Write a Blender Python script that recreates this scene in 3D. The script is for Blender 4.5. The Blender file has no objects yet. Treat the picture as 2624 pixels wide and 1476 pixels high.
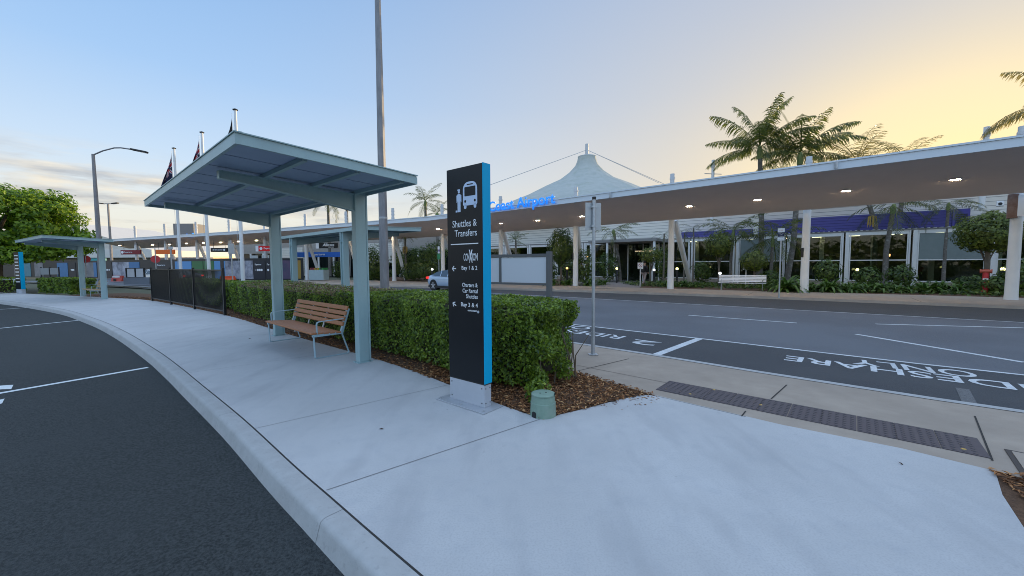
import bpy, bmesh, math, random
import numpy as np
from mathutils import Vector, Matrix
R = math.radians
S = bpy.context.scene
C = S.collection
rnd = random.Random(7)

# ------------------------------------------------------------------ camera, sky, sun
cam = bpy.data.objects.new('camera', bpy.data.cameras.new('camera')); C.objects.link(cam); S.camera = cam
cam.data.sensor_width = 36; cam.data.lens = 36 * 1010 / 2624; cam.data.clip_end = 3000; cam.data.clip_start = 0.05
cam.location = (0, 0, 1.65); cam.rotation_euler = (R(90 - 3.46), 0, 0)
cam.matrix_world = Matrix.Translation((0, 0, 1.65)) @ Matrix.Rotation(R(90 - 3.46), 4, 'X') @ Matrix.Rotation(R(-0.3), 4, 'Z')
SUN_AZ, SUN_EL = R(48), R(6.2)
SUND = Vector((math.sin(SUN_AZ) * math.cos(SUN_EL), math.cos(SUN_AZ) * math.cos(SUN_EL), math.sin(SUN_EL)))

W = bpy.data.worlds.new('World'); S.world = W; W.use_nodes = True
nt = W.node_tree; N = nt.nodes; L = nt.links
def wn(t, **k):
    n = N.new(t)
    for a, b in k.items(): setattr(n, a, b)
    return n
def wmath(op, a, b=None, clamp=False):
    n = wn('ShaderNodeMath', operation=op, use_clamp=clamp)
    for i, v in enumerate((a, b)):
        if v is None: continue
        if isinstance(v, (int, float)): n.inputs[i].default_value = v
        else: L.new(v, n.inputs[i])
    return n.outputs[0]
def wmix(f, a, b):
    n = wn('ShaderNodeMix', data_type='RGBA')
    for s, v in ((n.inputs[0], f), (n.inputs[6], a), (n.inputs[7], b)):
        if isinstance(v, (int, float)): s.default_value = v
        elif isinstance(v, tuple): s.default_value = (*v, 1)
        else: L.new(v, s)
    return n.outputs[2]
tc = wn('ShaderNodeTexCoord'); gen = tc.outputs['Generated']
sep = wn('ShaderNodeSeparateXYZ'); L.new(gen, sep.inputs[0]); dx, dy, dz = sep.outputs
ramp = wn('ShaderNodeValToRGB'); L.new(wmath('ABSOLUTE', dz), ramp.inputs[0])
cr = ramp.color_ramp
cr.elements[0].position = 0; cr.elements[0].color = (.78, .72, .60, 1)
cr.elements[1].position = 1; cr.elements[1].color = (.72, .88, 1.16, 1)
for p, c in ((.10, (.80, .80, .74, 1)), (.2, (.58, .72, .88, 1)), (.36, (.37, .57, .86, 1)), (.58, (.235, .435, .765, 1)), (.75, (.50, .70, 1.02, 1))):
    e = cr.elements.new(p); e.color = c
vd = wn('ShaderNodeVectorMath', operation='DOT_PRODUCT'); L.new(gen, vd.inputs[0])
vd.inputs[1].default_value = (math.sin(SUN_AZ) * .985, math.cos(SUN_AZ) * .985, .17)
sd = vd.outputs['Value']
wide = wmath('POWER', wmath('MAXIMUM', sd, 0.0), 1.9)
near = wmath('POWER', wmath('MAXIMUM', sd, 0.0), 21.0)
low = wmath('SUBTRACT', 1.0, wmath('MULTIPLY', wmath('MAXIMUM', dz, 0.0), .8), True)
g1 = wmix(wmath('MULTIPLY', wmath('MULTIPLY', wide, low), .95, True), ramp.outputs[0], (.70, .565, .40))
near2 = wmath('MULTIPLY', near, wmath('SUBTRACT', 1.0, wmath('MULTIPLY', wmath('MAXIMUM', dz, 0.0), 2.1), True))
g2 = wmix(wmath('MULTIPLY', near2, 1.15, True), g1, (1.16, .86, .30))
# thin cloud bank low on the left
mp = wn('ShaderNodeMapping'); L.new(gen, mp.inputs[0]); mp.inputs['Scale'].default_value = (2.6, 2.6, 15)
nz = wn('ShaderNodeTexNoise'); L.new(mp.outputs[0], nz.inputs[0]); nz.inputs['Scale'].default_value = 2.3; nz.inputs['Detail'].default_value = 7; nz.inputs['Roughness'].default_value = .58
rc = wn('ShaderNodeValToRGB'); L.new(nz.outputs[0], rc.inputs[0]); rc.color_ramp.elements[0].position = .44; rc.color_ramp.elements[1].position = .60
bell = wn('ShaderNodeValToRGB'); L.new(dz, bell.inputs[0]); b = bell.color_ramp
b.elements[0].position = 0; b.elements[0].color = (.75, .75, .75, 1); b.elements[1].position = .215; b.elements[1].color = (0, 0, 0, 1)
e = b.elements.new(.15); e.color = (.8, .8, .8, 1)
side = wn('ShaderNodeMapRange'); L.new(dx, side.inputs[0]); side.inputs[1].default_value = -.05; side.inputs[2].default_value = -.62
front = wn('ShaderNodeMapRange'); L.new(dy, front.inputs[0]); front.inputs[1].default_value = -.3; front.inputs[2].default_value = .3
cm = wmath('MULTIPLY', wmath('MULTIPLY', wmath('MULTIPLY', rc.outputs[0], bell.outputs[0]), side.outputs[0]), front.outputs[0])
nz2 = wn('ShaderNodeTexNoise'); L.new(mp.outputs[0], nz2.inputs[0]); nz2.inputs['Scale'].default_value = 4.1; nz2.inputs['Detail'].default_value = 5
rc2 = wn('ShaderNodeValToRGB'); L.new(nz2.outputs[0], rc2.inputs[0]); rc2.color_ramp.elements[0].position = .36; rc2.color_ramp.elements[1].position = .64
ccol = wmix(rc2.outputs[0], (.43, .43, .45), (.92, .79, .60))
g3 = wmix(cm, g2, ccol)
sky = wn('ShaderNodeTexSky', sky_type='NISHITA', sun_disc=False)
sky.sun_elevation = SUN_EL; sky.sun_rotation = SUN_AZ; sky.ozone_density = 2
skc = wn('ShaderNodeVectorMath', operation='SCALE'); L.new(sky.outputs[0], skc.inputs[0]); skc.inputs['Scale'].default_value = .12
skm = wn('ShaderNodeVectorMath', operation='MINIMUM'); L.new(skc.outputs[0], skm.inputs[0]); skm.inputs[1].default_value = (1, 1, 1)
g4 = wmix(.12, g3, skm.outputs[0])
# brighter open sky overhead and behind the viewer
back = wn('ShaderNodeMapRange'); L.new(dy, back.inputs[0]); back.inputs[1].default_value = .45; back.inputs[2].default_value = -.6; back.inputs[3].default_value = 1.0; back.inputs[4].default_value = 1.35
bgn = N['Background']; L.new(g4, bgn.inputs[0]); L.new(back.outputs[0], bgn.inputs[1])

sun = bpy.data.objects.new('sun', bpy.data.lights.new('sun', 'SUN')); C.objects.link(sun)
sun.data.energy = 4.6; sun.data.angle = R(.5); sun.data.color = (1, .74, .42)
sun.rotation_euler = SUND.to_track_quat('Z', 'Y').to_euler()
S.cycles.filter_width = 0.95
S.view_settings.view_transform = 'Standard'; S.view_settings.look = 'None'; S.view_settings.exposure = 0.25; S.view_settings.gamma = 1

# ------------------------------------------------------------------ survey helpers (photo survey in camera-free metres)
_F, _CX, _CY, _H = 1010., 1312., 738., 1.65
def _ray(x, y):
    a = (x - _CX) / _F; b = -(y - _CY) / _F; c, s = math.cos(R(.3)), math.sin(R(.3))
    a2 = a * c + b * s; b2 = -a * s + b * c; cp, sp = math.cos(R(3.46)), math.sin(R(3.46))
    return Vector((a2, cp + b2 * sp, -sp + b2 * cp))
def at(x, y, z=0.):           # where a sight line meets the level z
    d = _ray(x, y); return d * ((z - _H) / d.z) + Vector((0, 0, _H))
def atY(x, y, Y):             # where it meets the depth Y
    d = _ray(x, y); return d * (Y / d.y) + Vector((0, 0, _H))

# ------------------------------------------------------------------ materials
MATS = {}
def mat(name, col, rough=.6, col2=None, scale=8., bump=0., bscale=60., metal=0., spec=.5, detail=4., emit=None, coat=0., stretch=None):
    if name in MATS: return MATS[name]
    m = bpy.data.materials.new(name); m.use_nodes = True; t = m.node_tree; P = t.nodes['Principled BSDF']
    P.inputs['Base Color'].default_value = (*col, 1); P.inputs['Roughness'].default_value = rough
    P.inputs['Metallic'].default_value = metal; P.inputs['Specular IOR Level'].default_value = spec
    P.inputs['Coat Weight'].default_value = coat
    co = t.nodes.new('ShaderNodeTexCoord').outputs['Object']
    if stretch:
        mpn = t.nodes.new('ShaderNodeMapping'); mpn.inputs['Scale'].default_value = stretch; t.links.new(co, mpn.inputs[0]); co = mpn.outputs[0]
    if col2 is not None:
        n = t.nodes.new('ShaderNodeTexNoise'); n.inputs['Scale'].default_value = scale; n.inputs['Detail'].default_value = detail; n.inputs['Roughness'].default_value = .6
        t.links.new(co, n.inputs[0])
        r = t.nodes.new('ShaderNodeValToRGB'); r.color_ramp.elements[0].position = .3; r.color_ramp.elements[1].position = .7
        r.color_ramp.elements[0].color = (*col, 1); r.color_ramp.elements[1].color = (*col2, 1)
        t.links.new(n.outputs[0], r.inputs[0]); t.links.new(r.outputs[0], P.inputs['Base Color'])
    if bump:
        n = t.nodes.new('ShaderNodeTexNoise'); n.inputs['Scale'].default_value = bscale; n.inputs['Detail'].default_value = 6; t.links.new(co, n.inputs[0])
        bn = t.nodes.new('ShaderNodeBump'); bn.inputs['Strength'].default_value = bump; bn.inputs['Distance'].default_value = .02
        t.links.new(n.outputs[0], bn.inputs['Height']); t.links.new(bn.outputs[0], P.inputs['Normal'])
    if emit:
        P.inputs['Emission Color'].default_value = (*emit[0], 1); P.inputs['Emission Strength'].default_value = emit[1]
    MATS[name] = m; return m
def mixnoise(m, scale, lo, hi, c, fac=1., detail=5., stretch=None):
    """lays a second, larger or finer mottling of colour c over the base colour"""
    t = m.node_tree; P = t.nodes['Principled BSDF']; src = P.inputs['Base Color']
    co = t.nodes.new('ShaderNodeTexCoord').outputs['Object']
    if stretch:
        mpn = t.nodes.new('ShaderNodeMapping'); mpn.inputs['Scale'].default_value = stretch; t.links.new(co, mpn.inputs[0]); co = mpn.outputs[0]
    n = t.nodes.new('ShaderNodeTexNoise'); n.inputs['Scale'].default_value = scale; n.inputs['Detail'].default_value = detail; t.links.new(co, n.inputs[0])
    r = t.nodes.new('ShaderNodeMapRange'); r.inputs[1].default_value = lo; r.inputs[2].default_value = hi; r.inputs[4].default_value = fac; t.links.new(n.outputs[0], r.inputs[0])
    x = t.nodes.new('ShaderNodeMix'); x.data_type = 'RGBA'; t.links.new(r.outputs[0], x.inputs[0]); x.inputs[7].default_value = (*c, 1)
    if src.is_linked: t.links.new(src.links[0].from_socket, x.inputs[6])
    else: x.inputs[6].default_value = src.default_value
    t.links.new(x.outputs[2], src); return m
def leafmat(name, dark, light, trans=.25, warm=None, rough=.42):
    m = bpy.data.materials.new(name); m.use_nodes = True; t = m.node_tree; P = t.nodes['Principled BSDF']; out = t.nodes['Material Output']
    g = t.nodes.new('ShaderNodeNewGeometry'); co = t.nodes.new('ShaderNodeTexCoord')
    n = t.nodes.new('ShaderNodeTexNoise'); n.inputs['Scale'].default_value = 2.2; n.inputs['Detail'].default_value = 2; t.links.new(co.outputs['Object'], n.inputs[0])
    a = t.nodes.new('ShaderNodeMath'); a.operation = 'ADD'; t.links.new(g.outputs['Random Per Island'], a.inputs[0]); t.links.new(n.outputs[0], a.inputs[1])
    mu = t.nodes.new('ShaderNodeMath'); mu.operation = 'MULTIPLY'; mu.inputs[1].default_value = .5; t.links.new(a.outputs[0], mu.inputs[0])
    r = t.nodes.new('ShaderNodeValToRGB'); r.color_ramp.elements[0].position = .22; r.color_ramp.elements[1].position = .78
    r.color_ramp.elements[0].color = (*dark, 1); r.color_ramp.elements[1].color = (*light, 1); t.links.new(mu.outputs[0], r.inputs[0])
    if warm:
        e = r.color_ramp.elements.new(.9); e.color = (*warm, 1); r.color_ramp.elements[1].position = .7
    t.links.new(r.outputs[0], P.inputs['Base Color']); P.inputs['Roughness'].default_value = rough
    tr = t.nodes.new('ShaderNodeBsdfTranslucent'); t.links.new(r.outputs[0], tr.inputs[0])
    mx = t.nodes.new('ShaderNodeMixShader'); mx.inputs[0].default_value = trans
    t.links.new(P.outputs[0], mx.inputs[1]); t.links.new(tr.outputs[0], mx.inputs[2]); t.links.new(mx.outputs[0], out.inputs[0])
    MATS[name] = m; return m

asph_new = mat('asphalt dark', (.014, .018, .019), .8, (.058, .066, .066), 55, .6, 160, detail=10, spec=.35); asph_new.node_tree.nodes['Color Ramp'].color_ramp.elements[0].position = .40; asph_new.node_tree.nodes['Color Ramp'].color_ramp.elements[1].position = .62
mixnoise(asph_new, 75, .50, .66, (.062, .068, .068), .6, 3); mixnoise(asph_new, .9, .4, .75, (.046, .052, .054), .5); mixnoise(asph_new, 320, .62, .78, (.14, .145, .15), .6, 2)
asph_old = mat('asphalt worn', (.115, .127, .145), .75, (.14, .152, .17), 40, .3, 220, detail=6, spec=.4)
mixnoise(asph_old, .35, .4, .62, (.092, .10, .115), .75, 6); mixnoise(asph_old, 60, .5, .66, (.18, .19, .205), .5, 3); mixnoise(asph_old, 300, .62, .8, (.21, .22, .23), .5, 2)
asph_bay = mat('asphalt bay', (.046, .05, .056), .78, (.066, .071, .079), 45, .4, 200, detail=6, spec=.4)
mixnoise(asph_bay, 70, .52, .66, (.095, .10, .108), .5, 3); mixnoise(asph_bay, .9, .4, .7, (.075, .08, .086), .6)
conc_new = mat('concrete new', (.47, .475, .475), .72, (.555, .56, .56), 1.1, .06, 150, detail=7, spec=.35)
mixnoise(conc_new, 7, .5, .78, (.40, .42, .445), .45); mixnoise(conc_new, 1.4, .55, .75, (.41, .425, .44), .5, 6, (1, .25, 1)); mixnoise(conc_new, 260, .66, .74, (.30, .31, .32), .45, 2)
mixnoise(conc_new, 9, .70, .76, (.30, .30, .31), .4, 3)
t = conc_new.node_tree; P_ = t.nodes['Principled BSDF']; src = P_.inputs['Base Color'].links[0].from_socket; co_ = t.nodes.new('ShaderNodeTexCoord').outputs['Object']
vo = t.nodes.new('ShaderNodeTexVoronoi'); vo.inputs['Scale'].default_value = 2.1; t.links.new(co_, vo.inputs[0]); mr = t.nodes.new('ShaderNodeMapRange'); mr.inputs[1].default_value = .030; mr.inputs[2].default_value = .018; mr.inputs[4].default_value = .4; t.links.new(vo.outputs['Distance'], mr.inputs[0])
x_ = t.nodes.new('ShaderNodeMix'); x_.data_type = 'RGBA'; t.links.new(mr.outputs[0], x_.inputs[0]); t.links.new(src, x_.inputs[6]); x_.inputs[7].default_value = (.16, .16, .165, 1); t.links.new(x_.outputs[2], P_.inputs['Base Color'])
mixnoise(conc_new, 80, .45, .7, (.385, .39, .395), .55, 4); mixnoise(conc_new, 3.2, .5, .72, (.365, .37, .38), .55, 8, (1, .22, 1)); mixnoise(conc_new, .55, .5, .7, (.40, .40, .395), .6, 4)
conc_kerb = mat('concrete kerb', (.39, .395, .39), .8, (.45, .455, .45), 9, .12, 60, detail=7, spec=.3)
mixnoise(conc_kerb, 26, .6, .7, (.30, .30, .30), .45); mixnoise(conc_kerb, 2.3, .5, .75, (.33, .32, .31), .5)
conc_old = mat('concrete old', (.345, .285, .23), .85, (.42, .35, .285), 3, .2, 140, detail=7, spec=.3)
mixnoise(conc_old, .8, .45, .7, (.30, .25, .205), .6); mixnoise(conc_old, 240, .6, .75, (.46, .41, .36), .5, 2)
joint_m = mat('joint', (.035, .033, .03), .9)
saw_m = mat('saw cut', (.235, .235, .235), .9)
paint = mat('road paint', (.70, .74, .76), .6, (.60, .63, .65), 12, .1, 200)
mixnoise(paint, 110, .55, .68, (.14, .15, .16), .85, 3); mixnoise(paint, 3, .45, .75, (.42, .45, .47), .7)
soil = mat('soil', (.085, .045, .025), .95, (.16, .085, .045), 30, .8, 80)
earth = mat('earth', (.07, .08, .04), .95, (.11, .11, .07), 2)
steel_b = mat('steel pale blue', (.34, .48, .53), .42, (.365, .50, .55), 3, spec=.45)
steel_g = mat('steel soft green', (.325, .465, .485), .42, (.345, .485, .50), 3)
for q_ in (steel_b, steel_g): mixnoise(q_, 3.5, .5, .75, (.27, .37, .39), .55, 6, (1, 1, .25)); mixnoise(q_, 90, .64, .74, (.22, .28, .29), .5, 2)
roof_m = mat('roof sheet', (.32, .41, .56), .5, (.355, .44, .585), 3, .05, 200)
galv = mat('galvanised', (.40, .42, .44), .42, (.52, .54, .56), 22, metal=.55)
pole_m = mat('weathered pole', (.20, .195, .205), .55, (.31, .305, .315), 9, metal=.3, stretch=(1, 1, .25))
white = mat('white paint', (.74, .76, .77), .4, (.80, .81, .81), 2)
mixnoise(white, 1.6, .5, .8, (.62, .62, .60), .5, 5, (1, 1, .3))
white_gl = mat('white gloss', (.80, .81, .82), .25)
timber = mat('timber', (.36, .125, .05), .5, (.54, .225, .09), 14, .12, 90, stretch=(1.2, 14, 14), detail=5)
timber2 = mat('timber pale', (.42, .26, .12), .6, (.55, .36, .18), 12, stretch=(1.2, 14, 14))
black_p = mat('sign black', (.011, .013, .016), .36, (.014, .016, .019), 5, spec=.26)
cyan_p = mat('sign blue', (.0, .38, .66), .5, spec=.2)
dark_p = mat('dark', (.02, .021, .022), .6)
black_f = mat('fence black', (.012, .013, .014), .4)
green_pit = mixnoise(mat('pit green', (.19, .285, .225), .6, (.24, .345, .275), 10, .1, 120), 6, .5, .7, (.26, .30, .27), .5)
glass = mat('glass', (.010, .015, .014), .06, spec=.22)
soffit_m = mat('soffit', (.78, .66, .60), .7, (.82, .70, .64), 1.0)
fascia_m = mat('fascia', (.66, .72, .77), .4)
letter_b = mat('letter blue', (.03, .22, .80), .4, emit=((.02, .25, 1.0), .62))
letter_w = mat('letter white', (.82, .84, .86), .45)
tact_m = mat('tactile', (.075, .062, .072), .6, (.095, .08, .088), 20)
brass = mat('brass', (.55, .38, .12), .35, metal=.8)
gp_ = bpy.data.materials.new('glazing'); gp_.use_nodes = True; t = gp_.node_tree; t.nodes.remove(t.nodes['Principled BSDF'])
tr_ = t.nodes.new('ShaderNodeBsdfTransparent'); tr_.inputs[0].default_value = (.62, .70, .64, 1); gl_ = t.nodes.new('ShaderNodeBsdfGlossy'); gl_.inputs['Roughness'].default_value = .02
fr_ = t.nodes.new('ShaderNodeFresnel'); fr_.inputs[0].default_value = 1.5; mx_ = t.nodes.new('ShaderNodeMixShader'); t.links.new(fr_.outputs[0], mx_.inputs[0]); t.links.new(tr_.outputs[0], mx_.inputs[1]); t.links.new(gl_.outputs[0], mx_.inputs[2]); t.links.new(mx_.outputs[0], t.nodes['Material Output'].inputs[0])
lamp_e = mat('lamp glow', (1, .9, .7), .5, emit=((1, .76, .48), 130))
boll_e = mat('bollard glow', (1, .95, .6), .5, emit=((1, .95, .35), 3.5))
boll_w = mat('bollard glow white', (1, 1, 1), .5, emit=((.95, .98, 1), 3.0))
warm_e = mat('interior lamp', (1, .6, .25), .5, emit=((1, .55, .15), 2.2))

def siding(name, c, c2, pitch=.28, axis=2):
    m = mat(name, c, .55, c2, .7); t = m.node_tree; P = t.nodes['Principled BSDF']; src = P.inputs['Base Color'].links[0].from_socket
    s = t.nodes.new('ShaderNodeSeparateXYZ'); t.links.new(t.nodes.new('ShaderNodeTexCoord').outputs['Object'], s.inputs[0])
    d = t.nodes.new('ShaderNodeMath'); d.operation = 'DIVIDE'; d.inputs[1].default_value = pitch; t.links.new(s.outputs[axis], d.inputs[0])
    f = t.nodes.new('ShaderNodeMath'); f.operation = 'FRACT'; t.links.new(d.outputs[0], f.inputs[0])
    g = t.nodes.new('ShaderNodeMath'); g.operation = 'GREATER_THAN'; g.inputs[1].default_value = .1; t.links.new(f.outputs[0], g.inputs[0])
    x = t.nodes.new('ShaderNodeMix'); x.data_type = 'RGBA'; t.links.new(g.outputs[0], x.inputs[0]); x.inputs[6].default_value = (c[0] * .4, c[1] * .4, c[2] * .42, 1)
    t.links.new(src, x.inputs[7]); t.links.new(x.outputs[2], P.inputs['Base Color'])
    bn = t.nodes.new('ShaderNodeBump'); bn.inputs['Distance'].default_value = .04; t.links.new(f.outputs[0], bn.inputs['Height']); t.links.new(bn.outputs[0], P.inputs['Normal'])
    return m
clad = siding('white weatherboard', (.74, .71, .64), (.80, .77, .70))
clad_v = siding('white ribbed cladding', (.60, .61, .60), (.66, .66, .64), .9, 0)
purple = siding('purple cladding', (.085, .078, .29), (.11, .10, .35), .2)

# ------------------------------------------------------------------ mesh builder
class MB:
    def __init__(s): s.v = []; s.f = []
    def add(s, vs, fs):
        o = len(s.v); s.v += [tuple(v) for v in vs]; s.f += [tuple(i + o for i in f) for f in fs]; return s
    def box(s, x0, x1, y0, y1, z0, z1, M=None):
        vs = [Vector((x, y, z)) for z in (z0, z1) for y in (y0, y1) for x in (x0, x1)]
        if M: vs = [M @ v for v in vs]
        return s.add(vs, [(0, 2, 3, 1), (4, 5, 7, 6), (0, 1, 5, 4), (2, 6, 7, 3), (0, 4, 6, 2), (1, 3, 7, 5)])
    def bar(s, p, q, w, h, up=(0, 0, 1)):
        p, q = Vector(p), Vector(q); d = (q - p).normalized(); u = Vector(up)
        sd = d.cross(u); sd = (sd if sd.length > 1e-4 else d.cross(Vector((0, 1, 0)))).normalized(); u = sd.cross(d)
        vs = [e + sd * a * w / 2 + u * b * h / 2 for e in (p, q) for a, b in ((-1, -1), (1, -1), (1, 1), (-1, 1))]
        return s.add(vs, [(3, 2, 1, 0), (4, 5, 6, 7), (0, 1, 5, 4), (1, 2, 6, 5), (2, 3, 7, 6), (3, 0, 4, 7)])
    def tube(s, pts, r, n=10, cap=True):
        pts = [Vector(p) for p in pts]; rs = r if isinstance(r, (list, tuple)) else [r] * len(pts); o = len(s.v); k = len(pts)
        ref = None
        for i, p in enumerate(pts):
            d = (pts[min(i + 1, k - 1)] - pts[max(i - 1, 0)]).normalized()
            if ref is None: ref = d.orthogonal().normalized()
            a = (ref - d * ref.dot(d)).normalized(); ref = a; b = d.cross(a)
            for j in range(n):
                t = 2 * math.pi * j / n; s.v.append(tuple(p + (a * math.cos(t) + b * math.sin(t)) * rs[i]))
        for i in range(k - 1):
            for j in range(n):
                j2 = (j + 1) % n; s.f.append((o + i * n + j, o + i * n + j2, o + (i + 1) * n + j2, o + (i + 1) * n + j))
        if cap: s.f.append(tuple(o + j for j in range(n))[::-1]); s.f.append(tuple(o + (k - 1) * n + j for j in range(n)))
        return s
    def lathe(s, prof, n=20, c=(0, 0, 0)):
        o = len(s.v); k = len(prof)
        for r, z in prof:
            for j in range(n):
                t = 2 * math.pi * j / n; s.v.append((c[0] + r * math.cos(t), c[1] + r * math.sin(t), c[2] + z))
        for i in range(k - 1):
            for j in range(n):
                j2 = (j + 1) % n; s.f.append((o + i * n + j, o + i * n + j2, o + (i + 1) * n + j2, o + (i + 1) * n + j))
        s.f.append(tuple(o + j for j in range(n))[::-1]); s.f.append(tuple(o + (k - 1) * n + j for j in range(n)))
        return s
    def poly(s, pts): return s.add(pts, [tuple(range(len(pts)))])
    def prism(s, pts, z0, z1, M=None):
        n = len(pts); vs = [Vector((x, y, z0)) for x, y in pts] + [Vector((x, y, z1)) for x, y in pts]
        if M: vs = [M @ v for v in vs]
        return s.add(vs, [tuple(range(n))[::-1], tuple(range(n, 2 * n))] + [(i, (i + 1) % n, n + (i + 1) % n, n + i) for i in range(n)])
    def build(s, name, m, parent=None, smooth=False, bevel=0., mesh_only=False):
        me = bpy.data.meshes.new(name); me.from_pydata(s.v, [], s.f)
        bm = bmesh.new(); bm.from_mesh(me); bmesh.ops.recalc_face_normals(bm, faces=bm.faces); bm.to_mesh(me); bm.free()
        if m: me.materials.append(m)
        if smooth:
            me.polygons.foreach_set('use_smooth', [True] * len(me.polygons))
            me.set_sharp_from_angle(angle=R(40))
        if mesh_only: return me
        return link(name, me, parent, bevel)
def link(name, me, parent=None, bevel=0.):
    o = bpy.data.objects.new(name, me); C.objects.link(o)
    if parent: o.parent = parent
    if bevel:
        b = o.modifiers.new('bevel', 'BEVEL'); b.width = bevel; b.segments = 2; b.limit_method = 'ANGLE'; b.angle_limit = R(50)
    return o
def tag(o, label, cat, group=None):
    o['label'] = label; o['category'] = cat
    if group: o['group'] = group
    return o
def thing(name, label, cat, loc=(0, 0, 0), rz=0, group=None):
    o = bpy.data.objects.new(name, None); C.objects.link(o); o.location = loc; o.rotation_euler = (0, 0, rz); o.empty_display_size = .2
    return tag(o, label, cat, group)
def struct(o): o['kind'] = 'structure'; return o
def stuff(o): o['kind'] = 'stuff'; return o
def dup(root, loc, rz, label, group=None):
    r = root.copy(); C.objects.link(r); r.location = loc; r.rotation_euler = (0, 0, rz); r['label'] = label
    if group: r['group'] = group
    for ch in list(root.children):
        c = ch.copy(); C.objects.link(c); c.parent = r
        for g in list(ch.children):
            d = g.copy(); C.objects.link(d); d.parent = c
    return r
def text_mesh(s, w=None, h=None, ext=.002, bold=0., align='CENTER'):
    cu = bpy.data.curves.new('lettering', 'FONT'); cu.body = s; cu.extrude = 0; cu.align_x = align; cu.offset = bold; cu.resolution_u = 3
    ob = bpy.data.objects.new('lettering', cu); C.objects.link(ob)
    dg = bpy.context.evaluated_depsgraph_get(); dg.update()
    me = bpy.data.meshes.new_from_object(ob.evaluated_get(dg)); bpy.data.objects.remove(ob)
    n = len(me.vertices); a = np.zeros(n * 3); me.vertices.foreach_get('co', a); a = a.reshape(-1, 3)
    mn, mx = a.min(0), a.max(0); sx = w / (mx[0] - mn[0]) if w else None; sy = h / (mx[1] - mn[1]) if h else None
    sx = sx or sy; sy = sy or sx
    if align == 'RIGHT': a[:, 0] -= mx[0]
    elif align == 'LEFT': a[:, 0] -= mn[0]
    else: a[:, 0] -= (mn[0] + mx[0]) / 2
    a[:, 1] -= mn[1]
    a[:, 0] *= sx; a[:, 1] *= sy; me.vertices.foreach_set('co', a.ravel())
    if ext:
        bm = bmesh.new(); bm.from_mesh(me); r = bmesh.ops.extrude_face_region(bm, geom=bm.faces[:])
        bmesh.ops.translate(bm, vec=(0, 0, ext), verts=[g for g in r['geom'] if isinstance(g, bmesh.types.BMVert)])
        bmesh.ops.recalc_face_normals(bm, faces=bm.faces); bm.to_mesh(me); bm.free()
    me.materials.clear(); return me
def text(s, M, w=None, h=None, m=None, parent=None, name='lettering', ext=.002, bold=0., align='CENTER'):
    me = text_mesh(s, w, h, ext, bold, align); me.transform(M); me.materials.append(m or letter_w); return link(name, me, parent)
def upright(x, y, z, ang=0.):   # text plane facing local -y, text x-axis = local +x
    return Matrix.Translation((x, y, z)) @ Matrix.Rotation(ang, 4, 'Z') @ Matrix.Rotation(R(90), 4, 'X')
def rot2(a): return Vector((math.cos(a), math.sin(a)))

def leaves(name, P, Nn, size, m, parent=None, aspect=.55, up=.3, seed=1, jitter=.7, droop=0.):
    """one mesh of folded leaf blades at points P, facing roughly along Nn"""
    rg = np.random.default_rng(seed); P = np.asarray(P, float); n = len(P); Nn = np.asarray(Nn, float) + rg.normal(0, jitter, (n, 3))
    Nn[:, 2] += up; Nn /= np.linalg.norm(Nn, axis=1)[:, None] + 1e-9
    T = np.cross(Nn, rg.normal(0, 1, (n, 3))); T[:, 2] -= droop; T -= Nn * (T * Nn).sum(1)[:, None]; T /= np.linalg.norm(T, axis=1)[:, None] + 1e-9
    B = np.cross(Nn, T); s = (size * rg.uniform(.5, 1.45, n))[:, None]
    a = P - T * s * .5; c = P + T * s * .5 - Nn * s * .12; l = P + B * s * aspect * .5 + Nn * s * .08; r = P - B * s * aspect * .5 + Nn * s * .08
    V = np.stack([a, l, c, r], 1).reshape(-1, 3)
    me = bpy.data.meshes.new(name); me.vertices.add(4 * n); me.vertices.foreach_set('co', V.ravel())
    idx = np.arange(n) * 4; F = np.stack([idx, idx + 1, idx + 2, idx, idx + 2, idx + 3], 1).ravel()
    me.loops.add(6 * n); me.loops.foreach_set('vertex_index', F.astype(np.int32)); me.polygons.add(2 * n)
    me.polygons.foreach_set('loop_start', (np.arange(2 * n) * 3).astype(np.int32)); me.update(calc_edges=True); me.validate()
    me.materials.append(m); return link(name, me, parent)

# ------------------------------------------------------------------ ground, paths, roads
def sheet(name, pts, z, m): return struct(MB().poly([(p[0], p[1], z) for p in pts]).build(name, m))
def off(line, d):     # polyline moved sideways (left of travel positive)
    out = []
    for i, p in enumerate(line):
        a = Vector(line[max(i - 1, 0)]); b = Vector(line[min(i + 1, len(line) - 1)]); t = (b - a).normalized(); out.append((p[0] - t.y * d, p[1] + t.x * d))
    return out
def smoothline(pts, k=6):
    out = []; n = len(pts)
    for i in range(n - 1):
        p0, p1, p2, p3 = (Vector(pts[max(0, min(n - 1, i + q))]) for q in (-1, 0, 1, 2))
        for j in range(k):
            t = j / k; out.append(tuple(.5 * ((2 * p1) + (p2 - p0) * t + (2 * p0 - 5 * p1 + 4 * p2 - p3) * t * t + (3 * p1 - p0 - 3 * p2 + p3) * t ** 3)))
    return out + [tuple(pts[-1])]
def strip(name, A, B, za, zb, m):
    mb = MB(); n = len(A); mb.v = [(p[0], p[1], za) for p in A] + [(p[0], p[1], zb) for p in B]
    mb.f = [(i, i + 1, n + i + 1, n + i) for i in range(n - 1)]; return mb.build(name, m)

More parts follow.
